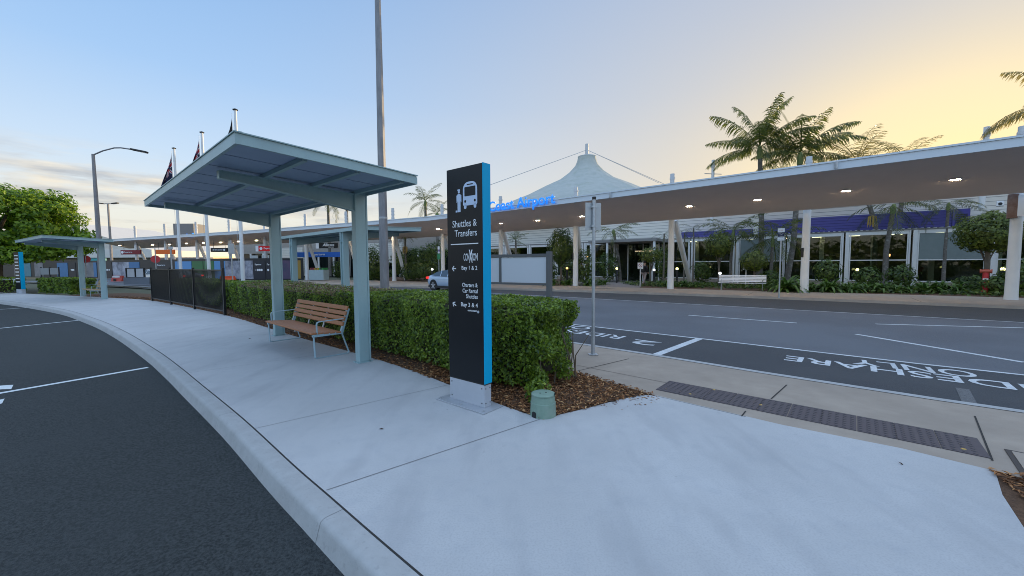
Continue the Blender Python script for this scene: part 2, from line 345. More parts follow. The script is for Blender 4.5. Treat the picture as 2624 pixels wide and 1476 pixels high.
FR = smoothline([(4.2, -2.2), (2.2, -.4), (.75, .92), (-.71, 2.19), (-1.31, 2.72), (-1.82, 3.17), (-2.92, 4.17), (-4.37, 5.43), (-5.43, 6.35), (-6.98, 7.65), (-10.03, 10.07), (-13.22, 12.41), (-17.79, 15.42), (-25.32, 19.43), (-34, 23.0), (-46, 27.2), (-70, 34)])
BK = smoothline([(.31, 4.12), (-.11, 4.52), (-.86, 5.32), (-2.16, 6.63), (-5.38, 9.38), (-9.78, 13.26), (-17.18, 18.75), (-21.39, 20.75), (-30.18, 24.31), (-36, 26.6), (-46, 30.2), (-70, 38)])
NK = [(16, -4.6), (9, 1.4), (5.77, 4.28), (5.19, 4.74), (3.87, 5.92), (2.54, 7.2), (1.37, 8.25), (-.3, 9.75), (-3, 12.1), (-8, 16.4), (-16, 22.8), (-30, 32), (-60, 47)]
apron = [(.60, 4.28), (.87, 4.43), (1.26, 4.68), (1.62, 4.87), (1.79, 4.86), (2.75, 3.93), (3.45, 3.41), (3.81, 3.02), (3.47, 2.7), (3.17, 2.35), (2.9, 1.7), (3.2, .8), (6.2, -2.2)]

struct(MB().poly([(-500, -300, -.2), (500, -300, -.2), (500, 500, -.2), (-500, 500, -.2)]).build('ground', earth))
sheet('car_park', [p for p in FR] + [(-90, 40), (-90, -40), (4.2, -40)], -.14, asph_new)
fp_outline = FR[::-1] + [(6.2, -2.2)] + apron[::-1][1:] + BK
footpath = struct(MB().prism([(p[0], p[1]) for p in FR[:]] + [(p[0], p[1]) for p in BK[::-1]] + apron, -.13, 0).build('footpath', conc_new))
# kerb: a rounded section swept along the front of the footpath
mb = MB(); prof = [(0.006, -.02), (0.006, .0), (.11, .0), (.135, -.005), (.152, -.018), (.160, -.038), (.192, -.15), (.0, -.15)]
LN = [off(FR, d) for d, _ in prof]; n = len(FR); k = len(prof)
for j in range(k): mb.v += [(p[0], p[1], prof[j][1]) for p in LN[j]]
for j in range(k - 1): mb.f += [(j * n + i, j * n + i + 1, (j + 1) * n + i + 1, (j + 1) * n + i) for i in range(n - 1)]
struct(mb.build('kerb', conc_kerb, smooth=True))
for i in range(22, len(FR) - 8, 15):
    p = Vector(FR[i]); t_ = (Vector(FR[i + 1]) - p).normalized(); n_ = Vector((-t_.y, t_.x)); mb = MB()
    for (d0, z0), (d1, z1) in zip(prof[1:6], prof[2:7]):
        a, b = p + n_ * (d0 + .001), p + n_ * (d1 + .001); mb.add([(*(a - t_ * .002), z0 + .0015), (*(a + t_ * .002), z0 + .0015), (*(b + t_ * .002), z1 + .0015), (*(b - t_ * .002), z1 + .0015)], [(0, 1, 2, 3)])
    o = mb.build('joint', saw_m); o.parent = footpath
strip('joint', off(FR, .004), off(FR, -.007), .0015, .0015, joint_m).parent = footpath
def groove(a, b, w, m=joint_m, z=.002, parent=None):
    a, b = Vector(a[:2]), Vector(b[:2]); t = (b - a).normalized(); s = Vector((-t.y, t.x)) * w / 2
    o = MB().poly([(*(a + s), z), (*(a - s), z), (*(b - s), z), (*(b + s), z)]).build('joint', m); o.parent = parent or footpath
    return o
groove((-1.37, 2.80), (.31, 4.12), .012, saw_m)
groove((-2.62, 3.90), (-.86, 5.34), .006, saw_m); groove((-5.0, 6.0), (-3.2, 7.5), .006, saw_m)
groove((-7.6, 8.15), (-5.6, 9.6), .006, saw_m); groove((-10.6, 10.5), (-8.3, 11.9), .006, saw_m); groove((-14, 12.9), (-11.5, 14.6), .007, saw_m)
# side path of older concrete along the road
NKi = off(NK, .16)
side_path = struct(MB().prism([(-9, 15.2), (.83, 6.1), (1.79, 4.86), (2.75, 3.93), (3.45, 3.41), (3.81, 3.02), (4.9, 1.9), (9, -2.2), (15, -7)] + [(p[0], p[1]) for p in NKi[0:9]], -.12, -.004).build('side_path', conc_old))
mb = MB(); prof = [(.0, .0), (.12, .0), (.15, -.02), (.16, -.13), (.0, -.13)]
LN = [off(NK, .16 - d) for d, _ in prof]; n = len(NK)
for j in range(len(prof)): mb.v += [(p[0], p[1], prof[j][1]) for p in LN[j]]
for j in range(len(prof) - 1): mb.f += [(j * n + i, j * n + i + 1, (j + 1) * n + i + 1, (j + 1) * n + i) for i in range(n - 1)]
struct(mb.build('kerb', conc_kerb))
strip('joint', off(NK, .165), off(NK, .175), .001, .001, joint_m).parent = side_path
groove(at(1469, 953), at(1612, 919), .012, joint_m, .001, side_path); groove(at(1900, 1067), at(1911, 1053), .014, joint_m, .001, side_path)
groove(at(1976, 1022), at(2016, 986), .014, joint_m, .001, side_path); groove(at(2543, 1180), at(2498, 1066), .014, joint_m, .001, side_path)
groove(at(1469, 934), at(1730, 985), .008, joint_m, .001, side_path); groove(at(1640, 1005), at(1911, 1068), .008, joint_m, .001, side_path)
sheet('road', [(p[0], p[1]) for p in NK] + [(-60, 62), (40, 20), (40, -10)], -.125, asph_old)
BL = [(16, -1.1), (10.5, 3.85), (7.96, 6.08), (7.09, 6.77), (6.46, 7.34), (4.41, 9.18), (1.89, 11.35), (-3, 15.5), (-12, 22.6), (-30, 35)]
sheet('parking_bays', NK[:11] + [(-30, 32)] + BL[::-1], -.121, asph_bay)
FL = [(40, -9), (23.5, 4.4), (14.86, 11.36), (10.79, 14.54), (3.42, 20.51), (-3, 25.4), (-9, 29.2), (-20, 35.2), (-40, 44)]
FK = [(42, -5), (28.5, 6.8), (19.01, 14.56), (13.7, 18.55), (9, 21.75), (4.09, 24.63), (-2, 28.0), (-8, 30.75), (-14, 33.6), (-24, 38), (-44, 47)]
sheet('road_shoulder', FL + FK[::-1], -.121, asph_bay)
def stripe(name, line, w, z=-.117):
    return struct(strip(name, off(line, w / 2), off(line, -w / 2), z, z, paint))
stripe('road_marking', BL, .09); stripe('road_marking', FL, .09)
def seg(a, b, w, z=-.121):
    A, B = at(*a, -.12), at(*b, -.12); return stripe('road_marking', [(A.x, A.y), (B.x, B.y)], w, z)
seg((1764, 807.5), (2042, 827.5), .11); seg((2244, 830), (2624, 840), .11); seg((2193, 856), (2624, 928), .12)
seg((1664, 916), (1795, 867), .16, -.1165)
A, B = at(2461, 1003, -.12), at(2488, 1053, -.12)
o = seg((2466, 996), (2496, 1056), .13, -.1165); o.data.materials.clear()
o.data.materials.append(mixnoise(mat('worn paint', (.11, .115, .12), .7, (.17, .175, .18), 30), 90, .5, .6, (.06, .065, .07), .9))
def road_text(s, A, B, h, parent=None):      # A: where the reading starts, B: where it ends
    A, B = Vector(A), Vector(B); d = (B - A); a = math.atan2(d.y, d.x)
    M = Matrix.Translation((A.x, A.y, 0)) @ Matrix.Rotation(a, 4, 'Z')
    me = text_mesh(s, d.length, h, 0, .012, 'LEFT'); me.transform(Matrix.Translation((0, 0, -.1165)) @ M); me.materials.append(paint); return struct(link('road_marking', me))
E1, D1 = at(2016, 911, -.12), at(2588, 981, -.12)
dirv = (E1 - D1).normalized(); full = (E1 - D1).length * 1.2
road_text('RIDESHARE', (E1 - dirv * full).xy, E1.xy, .47)
road_text('ONLY', at(2491, 953, -.12).xy, at(2180, 919, -.12).xy, .48)
R2 = at(1606, 862, -.12); road_text('RIDESHARE', R2.xy, (R2 + dirv * full).xy, .47)
R3 = at(1522, 840, -.12); road_text('ONLY', R3.xy, (R3 + dirv * 1.9).xy, .48)
T2 = at(1696, 878, -.12); road_text('2', T2.xy, (T2 + dirv * .6).xy, .5)
# far kerb, far path
mb = MB(); n = len(FK); FKo = off(FK, -.14)
mb.v = [(p[0], p[1], -.13) for p in FK] + [(p[0], p[1], .0) for p in off(FK, -.03)] + [(p[0], p[1], .002) for p in FKo]
for j in range(2): mb.f += [(j * n + i, j * n + i + 1, (j + 1) * n + i + 1, (j + 1) * n + i) for i in range(n - 1)]
struct(mb.build('kerb', conc_old))
ME = [(44, 2), (30, 12.6), (22.4, 18.4), (17.6, 21.4), (12.7, 24.3), (8.7, 26.9)]
ME2 = [(4.2, 29.9), (-1.5, 33.2), (-7.5, 37.6), (-12.5, 40.2), (-18, 43.4), (-24, 46.5), (-44, 56)]
far_path = struct(MB().prism([(p[0], p[1]) for p in FKo] + ME2[::-1] + ME[::-1], -.12, -.002).build('far_path', conc_old))
sheet('entry_path', [(8.7, 26.88), (4.2, 29.88), (7.5, 40), (13.4, 38)], -.004, mat('paver', (.20, .165, .15), .85, (.26, .22, .20), 6))
for t in (.08, .2, .33, .46, .6, .72, .84):
    i = int(t * (len(FKo) - 1)); p = Vector(FKo[i]).lerp(Vector(FKo[i + 1]), .4); q = Vector((.62, .79)) * 2.5 + p
    groove(p, q, .02, joint_m, .001, far_path)
MB().poly([(3.6, 25.9, .001), (4.0, 25.7, .001), (6.9, 26.1, .001), (6.5, 26.35, .001)]).build('drain_grate', dark_p, far_path)
sheet('garden_bed', [(22.4, 18.4), (17.6, 21.4), (12.7, 24.3), (8.72, 26.88), (13.4, 38.2), (30, 26), (50, 10), (44, 2), (30, 12.6)], -.003, soil)
sheet('garden_bed', [(4.18, 29.92), (-1.5, 33.2), (-7.5, 37.6), (-12.5, 40.2), (-20, 55), (8, 46), (7.5, 40)], -.003, soil)
# mulch under and around the hedge
HB = off(BK, -2.0)
mulch_poly = [(p[0], p[1]) for p in BK[:-1]][0:46] + [(-24, 24.5), (-17, 21.5), (-9, 15.4), (.83, 6.1), (1.79, 4.86), (1.62, 4.87), (1.26, 4.68), (.87, 4.43), (.6, 4.28)]
struct(MB().poly([(p[0], p[1], -.006) for p in mulch_poly]).build('mulch_bed', soil))
struct(MB().poly([(x, y, -.006) for x, y in [(3.81, 3.02), (3.47, 2.7), (3.17, 2.35), (2.9, 1.7), (3.2, .8), (6.2, -2.2), (9, -2.2), (4.9, 1.9)]]).build('mulch_bed', soil))
def inside(x, y, P):
    r = False; j = len(P) - 1
    for i in range(len(P)):
        if (P[i][1] > y) != (P[j][1] > y) and x < (P[j][0] - P[i][0]) * (y - P[i][1]) / (P[j][1] - P[i][1]) + P[i][0]: r = not r
        j = i
    return r
chip_m = mat('bark chip', (.16, .07, .03), .85)
t = chip_m.node_tree; g = t.nodes.new('ShaderNodeNewGeometry'); r_ = t.nodes.new('ShaderNodeValToRGB')
r_.color_ramp.elements[0].color = (.085, .038, .017, 1); r_.color_ramp.elements[1].color = (.72, .46, .22, 1); e = r_.color_ramp.elements.new(.65); e.color = (.36, .155, .058, 1); e = r_.color_ramp.elements.new(.88); e.color = (.52, .27, .11, 1)
t.links.new(g.outputs['Random Per Island'], r_.inputs[0]); t.links.new(r_.outputs[0], t.nodes['Principled BSDF'].inputs['Base Color'])
pts = []
area = [(.31, 4.1), (.6, 4.26), (.87, 4.4), (1.26, 4.65), (1.64, 4.84), (1.80, 4.87), (.85, 6.12), (-.2, 7), (-1.6, 7.2), (-1.2, 5.72), (-.86, 5.32), (-.11, 4.5)]
while len(pts) < 7500:
    x, y = rnd.uniform(-1.7, 1.85), rnd.uniform(4.0, 7.1)
    if inside(x, y, area): pts.append((x, y, rnd.uniform(0, .03) + .05 * max(0, 1 - abs(x - .75) * 1.4) * max(0, 1 - abs(y - 4.95) * 1.9)))
bka = off(BK, -.22)
for _ in range(4500):
    i = rnd.randrange(14, 44); p = Vector(BK[i]).lerp(Vector(BK[i + 1]), rnd.random()); tdir = (Vector(BK[i + 1]) - Vector(BK[i])).normalized()
    q = p + Vector((tdir.y, -tdir.x)) * (rnd.random() ** 1.5 * .8 - .02); pts.append((q.x, q.y, rnd.uniform(0, .03)))
spill = []
for _ in range(60):
    u = rnd.random() ** .6; q = Vector((.95, 4.46)).lerp(Vector((1.80, 4.85)), u); w = rnd.random() ** 3 * .30; spill.append((q.x + w * .35, q.y - w * .8, .004))
for _ in range(1600):
    u = rnd.random(); q = Vector((3.81, 3.02)).lerp(Vector((2.9, 1.5)), u); w = rnd.random() ** 1.4 * 1.5; pts.append((q.x + w * .75 - .03, q.y - w * .4 + .02, rnd.uniform(0, .03)))
stuff(leaves('bark_mulch', pts, [(0, 0, 1)] * len(pts), .058, chip_m, aspect=.26, up=1.2, jitter=.45, seed=3))
stuff(leaves('bark_mulch', spill, [(0, 0, 1)] * len(spill), .034, chip_m, aspect=.3, up=3, jitter=.15, seed=4))
# mound of the mulch bed beside the pit
mb = MB(); gx, gy = 26, 22; M_ = []
for j in range(gy):
    for i in range(gx):
        x = -.35 + 2.0 * i / (gx - 1); y = 4.15 + 2.0 * j / (gy - 1); h = .05 * max(0, 1 - abs(x - .75) * 1.4) * max(0, 1 - abs(y - 4.95) * 1.9) + .004 * math.sin(x * 31) * math.sin(y * 27)
        mb.v.append((x, y, h - .004))
for j in range(gy - 1):
    for i in range(gx - 1):
        cx_, cy_ = -.35 + 2.0 * (i + .5) / (gx - 1), 4.15 + 2.0 * (j + .5) / (gy - 1)
        if inside(cx_, cy_, [(.38, 4.2), (.9, 4.5), (1.6, 4.87), (.8, 6.0), (-.2, 6.6), (-.3, 5)]): a = j * gx + i; mb.f.append((a, a + 1, a + gx + 1, a + gx))
struct(mb.build('mulch_bed', soil, smooth=True))
# car park markings
def cseg(a, b, w):
    A, B = at(*a, -.14), at(*b, -.14); B2 = A + (A - B) * -1; A2 = B + (A - B).normalized() * 5.2
    return struct(strip('bay_marking', off([(A2.x, A2.y), (B2.x, B2.y)], w / 2), off([(A2.x, A2.y), (B2.x, B2.y)], -w / 2), -.136, -.136, mat('bay paint', (.76, .80, .81), .55, (.68, .72, .73), 14)))
cseg((0, 1008), (379, 942), .10); cseg((0, 841.5), (207, 820.5), .10); cseg((0, 793), (77, 788), .10)
def cnum(s, px, w, h):
    p = at(*px, -.14); M = Matrix.Translation((p.x, p.y, -.1355)) @ Matrix.Rotation(R(228), 4, 'Z')
    me = text_mesh(s, w, h, 0, .03); me.transform(M); me.materials.append(MATS['bay paint']); return struct(link('bay_marking', me))
cnum('3', (-22, 992), .42, 1.35); cnum('2', (-40, 826), .5, 1.5)

# tactile paving strip: plate with rows of studs
tact = thing('tactile_paving', 'dark grey studded tactile strip set along the side path', 'tactile paving')
ta, tb, tcn, tdn = at(1680, 998), at(1727, 976), at(2506, 1122), at(2541, 1175)
u = (tdn - ta); u.z = 0; ul = u.length; u.normalize(); v = Vector((-u.y, u.x, 0)); wv = abs((tb - ta).dot(v)) * .98
if (tb - ta).dot(v) < 0: v = -v
mbp = MB(); mbs = MB(); nt_ = 10; tl = ul / nt_; wv = .5
for i in range(nt_):
    a = ta + u * (i * tl + .004); b = ta + u * ((i + 1) * tl - .004)
    for q in (a, b): q.z = 0
    c = b + v * wv; d = a + v * wv; z0, z1 = -.003, .003
    mbp.add([(*p.xy, z0) for p in (a, b, c, d)] + [(*p.xy, z1) for p in (a, b, c, d)], [(4, 5, 6, 7), (0, 1, 5, 4), (1, 2, 6, 5), (2, 3, 7, 6), (3, 0, 4, 7)])
ncol = int(ul / .062)
for i in range(ncol):
    for j in range(8):
        p = ta + u * (.03 + i * .062) + v * (.032 + j * .062); k = rnd.random()
        (MB() if k < .018 else mbs).lathe([(.018, .003), (.016, .0065), (.011, .008)], 8, (p.x, p.y, 0)); k < .018 and MB().lathe([(.018, .003), (.016, .0065), (.011, .0085)], 8, (p.x, p.y, 0)).build('stud', brass, tact)
mbp.build('tile', tact_m, tact); mbs.build('stud', mat('tactile stud', (.055, .046, .054), .45), tact)
# concrete lid with steel frame at the far end of the strip
lid = thing('pit_lid', 'concrete pit lid in a rusty steel frame at the path edge', 'pit lid', at(2600, 1215))
lid.rotation_euler = (0, 0, R(-43)); lid.location = (4.42, 2.86, 0)
MB().box(-.42, .42, -.32, .32, -.01, .004).build('frame', mat('rust steel', (.06, .05, .045), .7), lid)
MB().box(-.385, .385, -.285, .285, -.01, .008).build('lid', conc_old, lid)
for x in (-.2, .12): MB().box(x, x + .08, -.02, .02, .008, .0095).build('handle', dark_p, lid)

# ------------------------------------------------------------------ shelters
def shelter_parts(root, frame_m, sheet_m, D=3.93, o0=1.45, o1=1.05, depth=2.05, base=True):
    zr, zo = 2.865, 2.945
    zt = lambda y: zr + (zo - zr) * y / depth
    for x in (0, D):
        mb = MB(); mb.box(x - .07, x + .07, -.09, .09, 0.012 if base else -.1, 2.86); mb.box(x - .072, x - .03, -.125, -.092, .02, 2.86)
        p = mb.build('post', frame_m, root, bevel=.008)
        if base:
            MB().box(x - .1, x + .1, -.14, .12, .001, .012).build('base_plate', frame_m, p)
            for z in (.18, .7, 1.3): MB().tube([(x - .0705, -.03, z), (x - .076, -.03, z)], .009, 8).build('bolt', galv, p); MB().tube([(x + .0, .0905, z), (x + .0, .096, z)], .009, 8).build('bolt', galv, p)
        mb = MB()       # curved tapering cantilever beam
        N_ = 14; top = []; bot = []
        for i in range(N_ + 1):
            y = -.12 + (depth - .02) * i / N_; t = i / N_
            top.append((y, zt(y) - .055)); bot.append((y, zt(y) - .055 - (.10 + .20 * (1 - t) ** 1.4)))
        pr = top + bot[::-1]
        for (xa, xb) in ((x - .012, x + .012),):
            vs = [(xa, y, z) for y, z in pr] + [(xb, y, z) for y, z in pr]; n = len(pr)
            mb.add(vs, [tuple(range(n)), tuple(range(n, 2 * n))[::-1]] + [(i, (i + 1) % n, n + (i + 1) % n, n + i) for i in range(n)])
        for i in range(N_):
            mb.bar((x, *bot[i]), (x, *bot[i + 1]), .10, .012); mb.bar((x, *top[i]), (x, *top[i + 1]), .10, .012)
        mb.bar((x, top[-1][0], top[-1][1]), (x, bot[-1][0], bot[-1][1]), .10, .012, up=(0, 1, 0))
        mb.build('beam', frame_m, root)
    for y in (.06, .72, 1.38):
        MB().bar((-o0 + .06, y, zt(y) - .028), (D + o1 - .06, y, zt(y) - .028), .06, .055).build('purlin', frame_m, root)
    mb = MB(); x = -o0 + .03; w = (D + o0 + o1 - .06) / 9
    for i in range(9):
        a, b = x + i * w + .017, x + (i + 1) * w - .017
        mb.add([(a, -.1, zt(-.1)), (b, -.1, zt(-.1)), (b, depth - .03, zt(depth)), (a, depth - .03, zt(depth)), (a, -.1, zt(-.1) + .025), (b, -.1, zt(-.1) + .025), (b, depth - .03, zt(depth) + .025), (a, depth - .03, zt(depth) + .025)],
               [(3, 2, 1, 0), (4, 5, 6, 7), (0, 1, 5, 4), (1, 2, 6, 5), (2, 3, 7, 6), (3, 0, 4, 7)])
        for q in (.25, .5, .75):
            xx = a + (b - a) * q; mb.bar((xx, -.1, zt(-.1) + .03), (xx, depth - .03, zt(depth) + .03), .02, .012)
    mb.build('roof_sheet', sheet_m, root)
    MB().add([(-o0, -.1, zt(-.1) + .027), (D + o1, -.1, zt(-.1) + .027), (D + o1, depth, zt(depth) + .027), (-o0, depth, zt(depth) + .027)], [(0, 1, 2, 3)]).build('roof_underlay', dark_p, root)
    mb = MB()
    for xx in (-o0, D + o1): mb.bar((xx, -.12, zt(-.12) + .01), (xx, depth + .02, zt(depth) + .01), .035, .11)
    mb.bar((-o0 - .018, depth + .02, zt(depth) + .01), (D + o1 + .018, depth + .02, zt(depth) + .01), .035, .115); mb.bar((-o0 - .018, -.12, zt(-.12)), (D + o1 + .018, -.12, zt(-.12)), .035, .10)
    mb.build('edge_frame', frame_m, root)
    mb = MB()
    for xx in (-o0, D + o1): mb.bar((xx, -.14, zt(-.12) + .072), (xx, depth + .03, zt(depth) + .072), .075, .012)
    mb.bar((-o0 - .04, depth + .012, zt(depth) + .074), (D + o1 + .04, depth + .012, zt(depth) + .074), .075, .012); mb.build('edge_flashing', frame_m, root)
s1 = thing('bus_shelter', 'large pale green flat-roofed shelter over the timber bench, nearest of the three', 'shelter', (-2.56, 6.65, 0), math.atan2(.657, -.754), 'bus shelters')
shelter_parts(s1, steel_g, roof_m)
s2 = dup(s1, (-20.5, 19.75, 0), math.atan2(.53, -.85), 'distant shelter beside the leafy tree at the bend of the footpath', 'bus shelters')
s3 = dup(s1, (-8.15, 14.8, -.15), math.atan2(-.65, .76), 'shelter behind the hedge facing the terminal road, partly hidden by a post', 'bus shelters')

# ------------------------------------------------------------------ benches
def flat_loop(mb, pts, w, t, x):      # flat bar following (y, z) points, centred on x
    for i in range(len(pts) - 1):
        a, b = pts[i], pts[i + 1]; mb.bar((x, *a), (x, *b), w, t, up=(0, -(b[1] - a[1]), b[0] - a[0]))
def timber_bench(root, wood, Lb=2.41):
    h = Lb / 2
    for sx in (-1, 1):
        x = sx * (h - .03); mb = MB()
        flat_loop(mb, [(.30, .435), (.285, .02), (.265, .006), (-.30, .006), (-.325, .03), (-.20, .40)], .055, .012, x)
        mb.build('leg', steel_b, root, bevel=.003)
        mb = MB(); mb.box(x - .028, x + .028, -.22, .32, .385, .43); mb.bar((x, -.19, .39), (x, -.335, .84), .055, .05, up=(0, 1, 0)); mb.build('side_frame', steel_b, root, bevel=.003)
        mb = MB(); flat_loop(mb, [(.24, .43), (.245, .60), (.232, .635), (.20, .648), (-.265, .66)], .05, .012, x); mb.build('armrest', steel_b, root, bevel=.003)
    for k in range(5):
        y = .30 - k * .108; z = .452 - .008 * k
        MB().box(-h, h, y - .048, y + .048, z - .018, z + .014).build('seat_slat', wood, root, bevel=.008)
    for k in range(4):
        z = .845 - k * .094; y = -.318 + k * .030; mb = MB()
        M = Matrix.Translation((0, y, z)) @ Matrix.Rotation(R(18), 4, 'X')
        mb.box(-h + .0, h - .06 if False else h - .0, -.012, .022, -.041, .041, M); mb.build('back_slat', wood, root, bevel=.010)
    for x in (-.36, .36):
        mb = MB(); mb.bar((x, -.2, .42), (x, -.345, .86), .04, .015, up=(0, 1, 0)); mb.box(x - .02, x + .02, -.22, .32, .40, .425); mb.build('bracket', galv, root)
b1 = thing('bench', 'timber slat bench with pale blue metal arms under the nearest shelter', 'bench', (-4.165, 7.86, 0), R(138.3), 'timber slat benches')
timber_bench(b1, timber)
b2 = thing('bench', 'small distant timber bench behind the posts of the far left shelter', 'bench', (-22.0, 20.75, 0), R(144), 'timber slat benches')
timber_bench(b2, timber2, 2.1)
def white_bench(root, Lb=2.1):
    h = Lb / 2
    for k in range(5): MB().box(-h, h, .24 - k * .09 - .035, .24 - k * .09 + .035, .43, .452).build('seat_slat', white_gl, root)
    for k in range(5): MB().box(-h, h, -.02, .02, -.032, .032, Matrix.Translation((0, -.24 - k * .03, .53 + k * .085)) @ Matrix.Rotation(R(18), 4, 'X')).build('back_slat', white_gl, root)
    for x in (-h + .18, h - .18):
        mb = MB(); mb.tube([(x, .24, 0), (x, .16, .22), (x, .20, .41)], .022, 8); mb.tube([(x, -.30, 0), (x, -.18, .25), (x, -.22, .42), (x, -.40, .90)], .022, 8); mb.tube([(x, .22, .415), (x, -.22, .415)], .02, 8)
        mb.tube([(x, .26, 0), (x, -.34, 0)], .014, 6); mb.build('leg', galv, root)
        MB().tube([(x, .18, .43), (x, .21, .60), (x, .1, .66), (x, -.3, .65)], .016, 8).build('armrest', galv, root)
wb = thing('bench', 'white slatted bench on the terminal footpath beside the no-smoking sign', 'bench', (13.85, 23.75, 0), R(155 - 8), 'white slatted benches'); white_bench(wb, 2.5)
wb2 = dup(wb, (-33.6, 25.6, 0), R(170), 'white slatted bench at the foot of the leafy tree', 'white slatted benches')

# ------------------------------------------------------------------ totem signs
a_t = math.atan2(-.63, .777)
tm = thing('totem_sign', 'tall black shuttle and transfer totem with a bright blue edge beside the hedge', 'sign', (-.508, 4.63, 0), a_t)
MB().box(-.40, .40, -.19, .14, .001, .014).build('base_plate', galv if False else mat('plate steel', (.42, .44, .47), .45, (.47, .49, .52), 8, metal=.25), tm, bevel=.003)
pl = MB().box(-.288, .288, -.058, .058, .014, .275).build('plinth', mat('plinth', (.44, .46, .50), .5, (.49, .51, .55), 4), tm, bevel=.003)
mb = MB()
for x in (-.25, .25):
    for z in (.06, .23): mb.tube([(x, -.058, z), (x, -.063, z)], .007, 8)
for y in (-.035, .035):
    for z in (.06, .23): mb.tube([(.288, y, z), (.293, y, z)], .006, 8)
mb.build('bolt', dark_p, pl)
for x in (-.36, 0, .36): MB().tube([(x, -.15, .014), (x, -.15, .03)], .011, 8).build('anchor_bolt', galv, tm)
MB().box(-.29, .29, -.061, .061, .288, 2.765).build('panel', black_p, tm, bevel=.002)
MB().box(.2905, .300, -.061, .061, .288, 2.768).build('edge_strip', cyan_p, tm)
MB().box(-.29, .30, -.0605, .0605, .276, .2875).build('shadow_gap', dark_p, tm)
YF = -.0615
def tx(s): return -.29 + .58 * s
def tz(t): return 2.765 - t * 2.477
def tt(s, sl, sr, t, h, align='RIGHT', bold=.0):
    return text(s, upright(tx(sr) if align == 'RIGHT' else tx(sl), YF, tz(t)), tx(sr) - tx(sl), h, letter_w, tm, 'lettering', .0015, bold, align)
tt('Shuttles &', .16, .845, .276, .082, bold=.004); tt('Transfers', .22, .845, .320, .080, bold=.004)
MB().box(tx(.10), tx(.88), YF - .0015, YF, tz(.357), tz(.3525)).build('divider_line', letter_w, tm)
tt('CON', .47, .632, .434, .086, bold=.006); tt('ION', .712, .86, .434, .086, bold=.006)
text('X', upright(tx(.672), YF, tz(.443)), .060, .150, letter_w, tm, 'lettering', .0015, .03)
tt('Bay 1 & 2', .41, .845, .482, .062, bold=.010)
tt('Charters &', .42, .85, .556, .048, bold=.012); tt('Car Rental', .43, .85, .583, .048, bold=.012); tt('Shuttles', .53, .85, .609, .048, bold=.012)
tt('Bay 3 & 4', .38, .85, .655, .064, bold=.010)
tt('eastcoast', .57, .82, .669, .020, bold=.02)
MB().lathe([(.016, 0), (.016, .002)], 14).build('logo_dot', mat('logo grey', (.45, .5, .55), .5), tm).matrix_local = Matrix.Translation((tx(.86), YF + .0005, tz(.668))) @ Matrix.Rotation(R(90), 4, 'X')
def arrow(cx, cz, ang, sz):
    M = Matrix.Translation((cx, YF, cz)) @ Matrix.Rotation(R(ang), 4, 'Y')
    mb = MB(); w = sz * .17
    def st(p, q): mb.bar(M @ Vector((p[0] * sz, -.0008, p[1] * sz)), M @ Vector((q[0] * sz, -.0008, q[1] * sz)), .0016, w, up=M.to_3x3() @ Vector((-(q[1] - p[1]), 0, q[0] - p[0])))
    st((-.5, 0), (.5, 0)); st((-.5, 0), (-.02, .46)); st((-.5, 0), (-.02, -.46)); mb.build('arrow', letter_w, tm)
arrow(tx(.19), tz(.470), 0, .065); arrow(tx(.185), tz(.642), 28, .065)
def flat(name, polys, m, y=YF):
    mb = MB()
    for P in polys: mb.prism([(p[0], -p[1]) for p in P], 0, .0016, Matrix.Translation((0, y, 0)) @ Matrix.Rotation(R(-90), 4, 'X') @ Matrix.Scale(1, 4) @ Matrix.Rotation(math.pi, 4, 'X') if False else Matrix(((1, 0, 0, 0), (0, 0, -1, y), (0, -1, 0, 0), (0, 0, 0, 1))))
    return mb.build(name, m, tm)
def rr(x0, x1, z0, z1, r, n=5, top=None):
    P = []
    for cx, cz, a0, rr_ in ((x1 - r, z0 + r, -90, r), (x1 - (top or r), z1 - (top or r), 0, top or r), (x0 + (top or r), z1 - (top or r), 90, top or r), (x0 + r, z0 + r, 180, r)):
        for i in range(n + 1):
            a = R(a0 + 90 * i / n); P.append((cx + rr_ * math.cos(a), cz + rr_ * math.sin(a)))
    return P
x0, x1 = tx(.475), tx(.865); zt_, zb_ = tz(.072), tz(.185)
flat('bus_symbol', [rr(x0, x1, zb_ + .015, zt_, .02, 6, .085), rr(x0 + .015, x0 + .055, zb_ - .022, zb_ + .03, .018), rr(x1 - .055, x1 - .015, zb_ - .022, zb_ + .03, .018)], mat('symbol blue white', (.56, .68, .86), .45))
bz = zt_ - zb_
flat('bus_window', [rr(x0 + .026, x1 - .026, zb_ + bz * .43, zb_ + bz * .80, .008), rr(x0 + .065, x1 - .065, zb_ + bz * .87, zb_ + bz * .91, .005), rr(x0 + .022, x0 + .052, zb_ + bz * .17, zb_ + bz * .28, .0149), rr(x1 - .052, x1 - .022, zb_ + bz * .17, zb_ + bz * .28, .0149)], black_p, YF - .0017)
mx = tx(.355); mzb = tz(.205)
flat('driver_symbol', [rr(mx - .014, mx + .018, mzb + .215, mzb + .246, .013), [(mx - .022, mzb + .244), (mx + .022, mzb + .244), (mx + .018, mzb + .262), (mx - .02, mzb + .262)],
     rr(mx - .026, mx + .030, mzb + .115, mzb + .208, .014), rr(mx - .038, mx - .0275, mzb + .11, mzb + .195, .005), rr(mx + .0315, mx + .042, mzb + .11, mzb + .195, .005), rr(mx - .022, mx + .001, mzb, mzb + .12, .006), rr(mx + .004, mx + .027, mzb, mzb + .12, .006), rr(mx - .055, mx - .026, mzb, mzb + .022, .004)], MATS['symbol blue white'])
tm2 = thing('totem_sign', 'distant black totem with a blue edge beside the leafy tree', 'sign', (-30.2, 24.2, 0), R(-20))
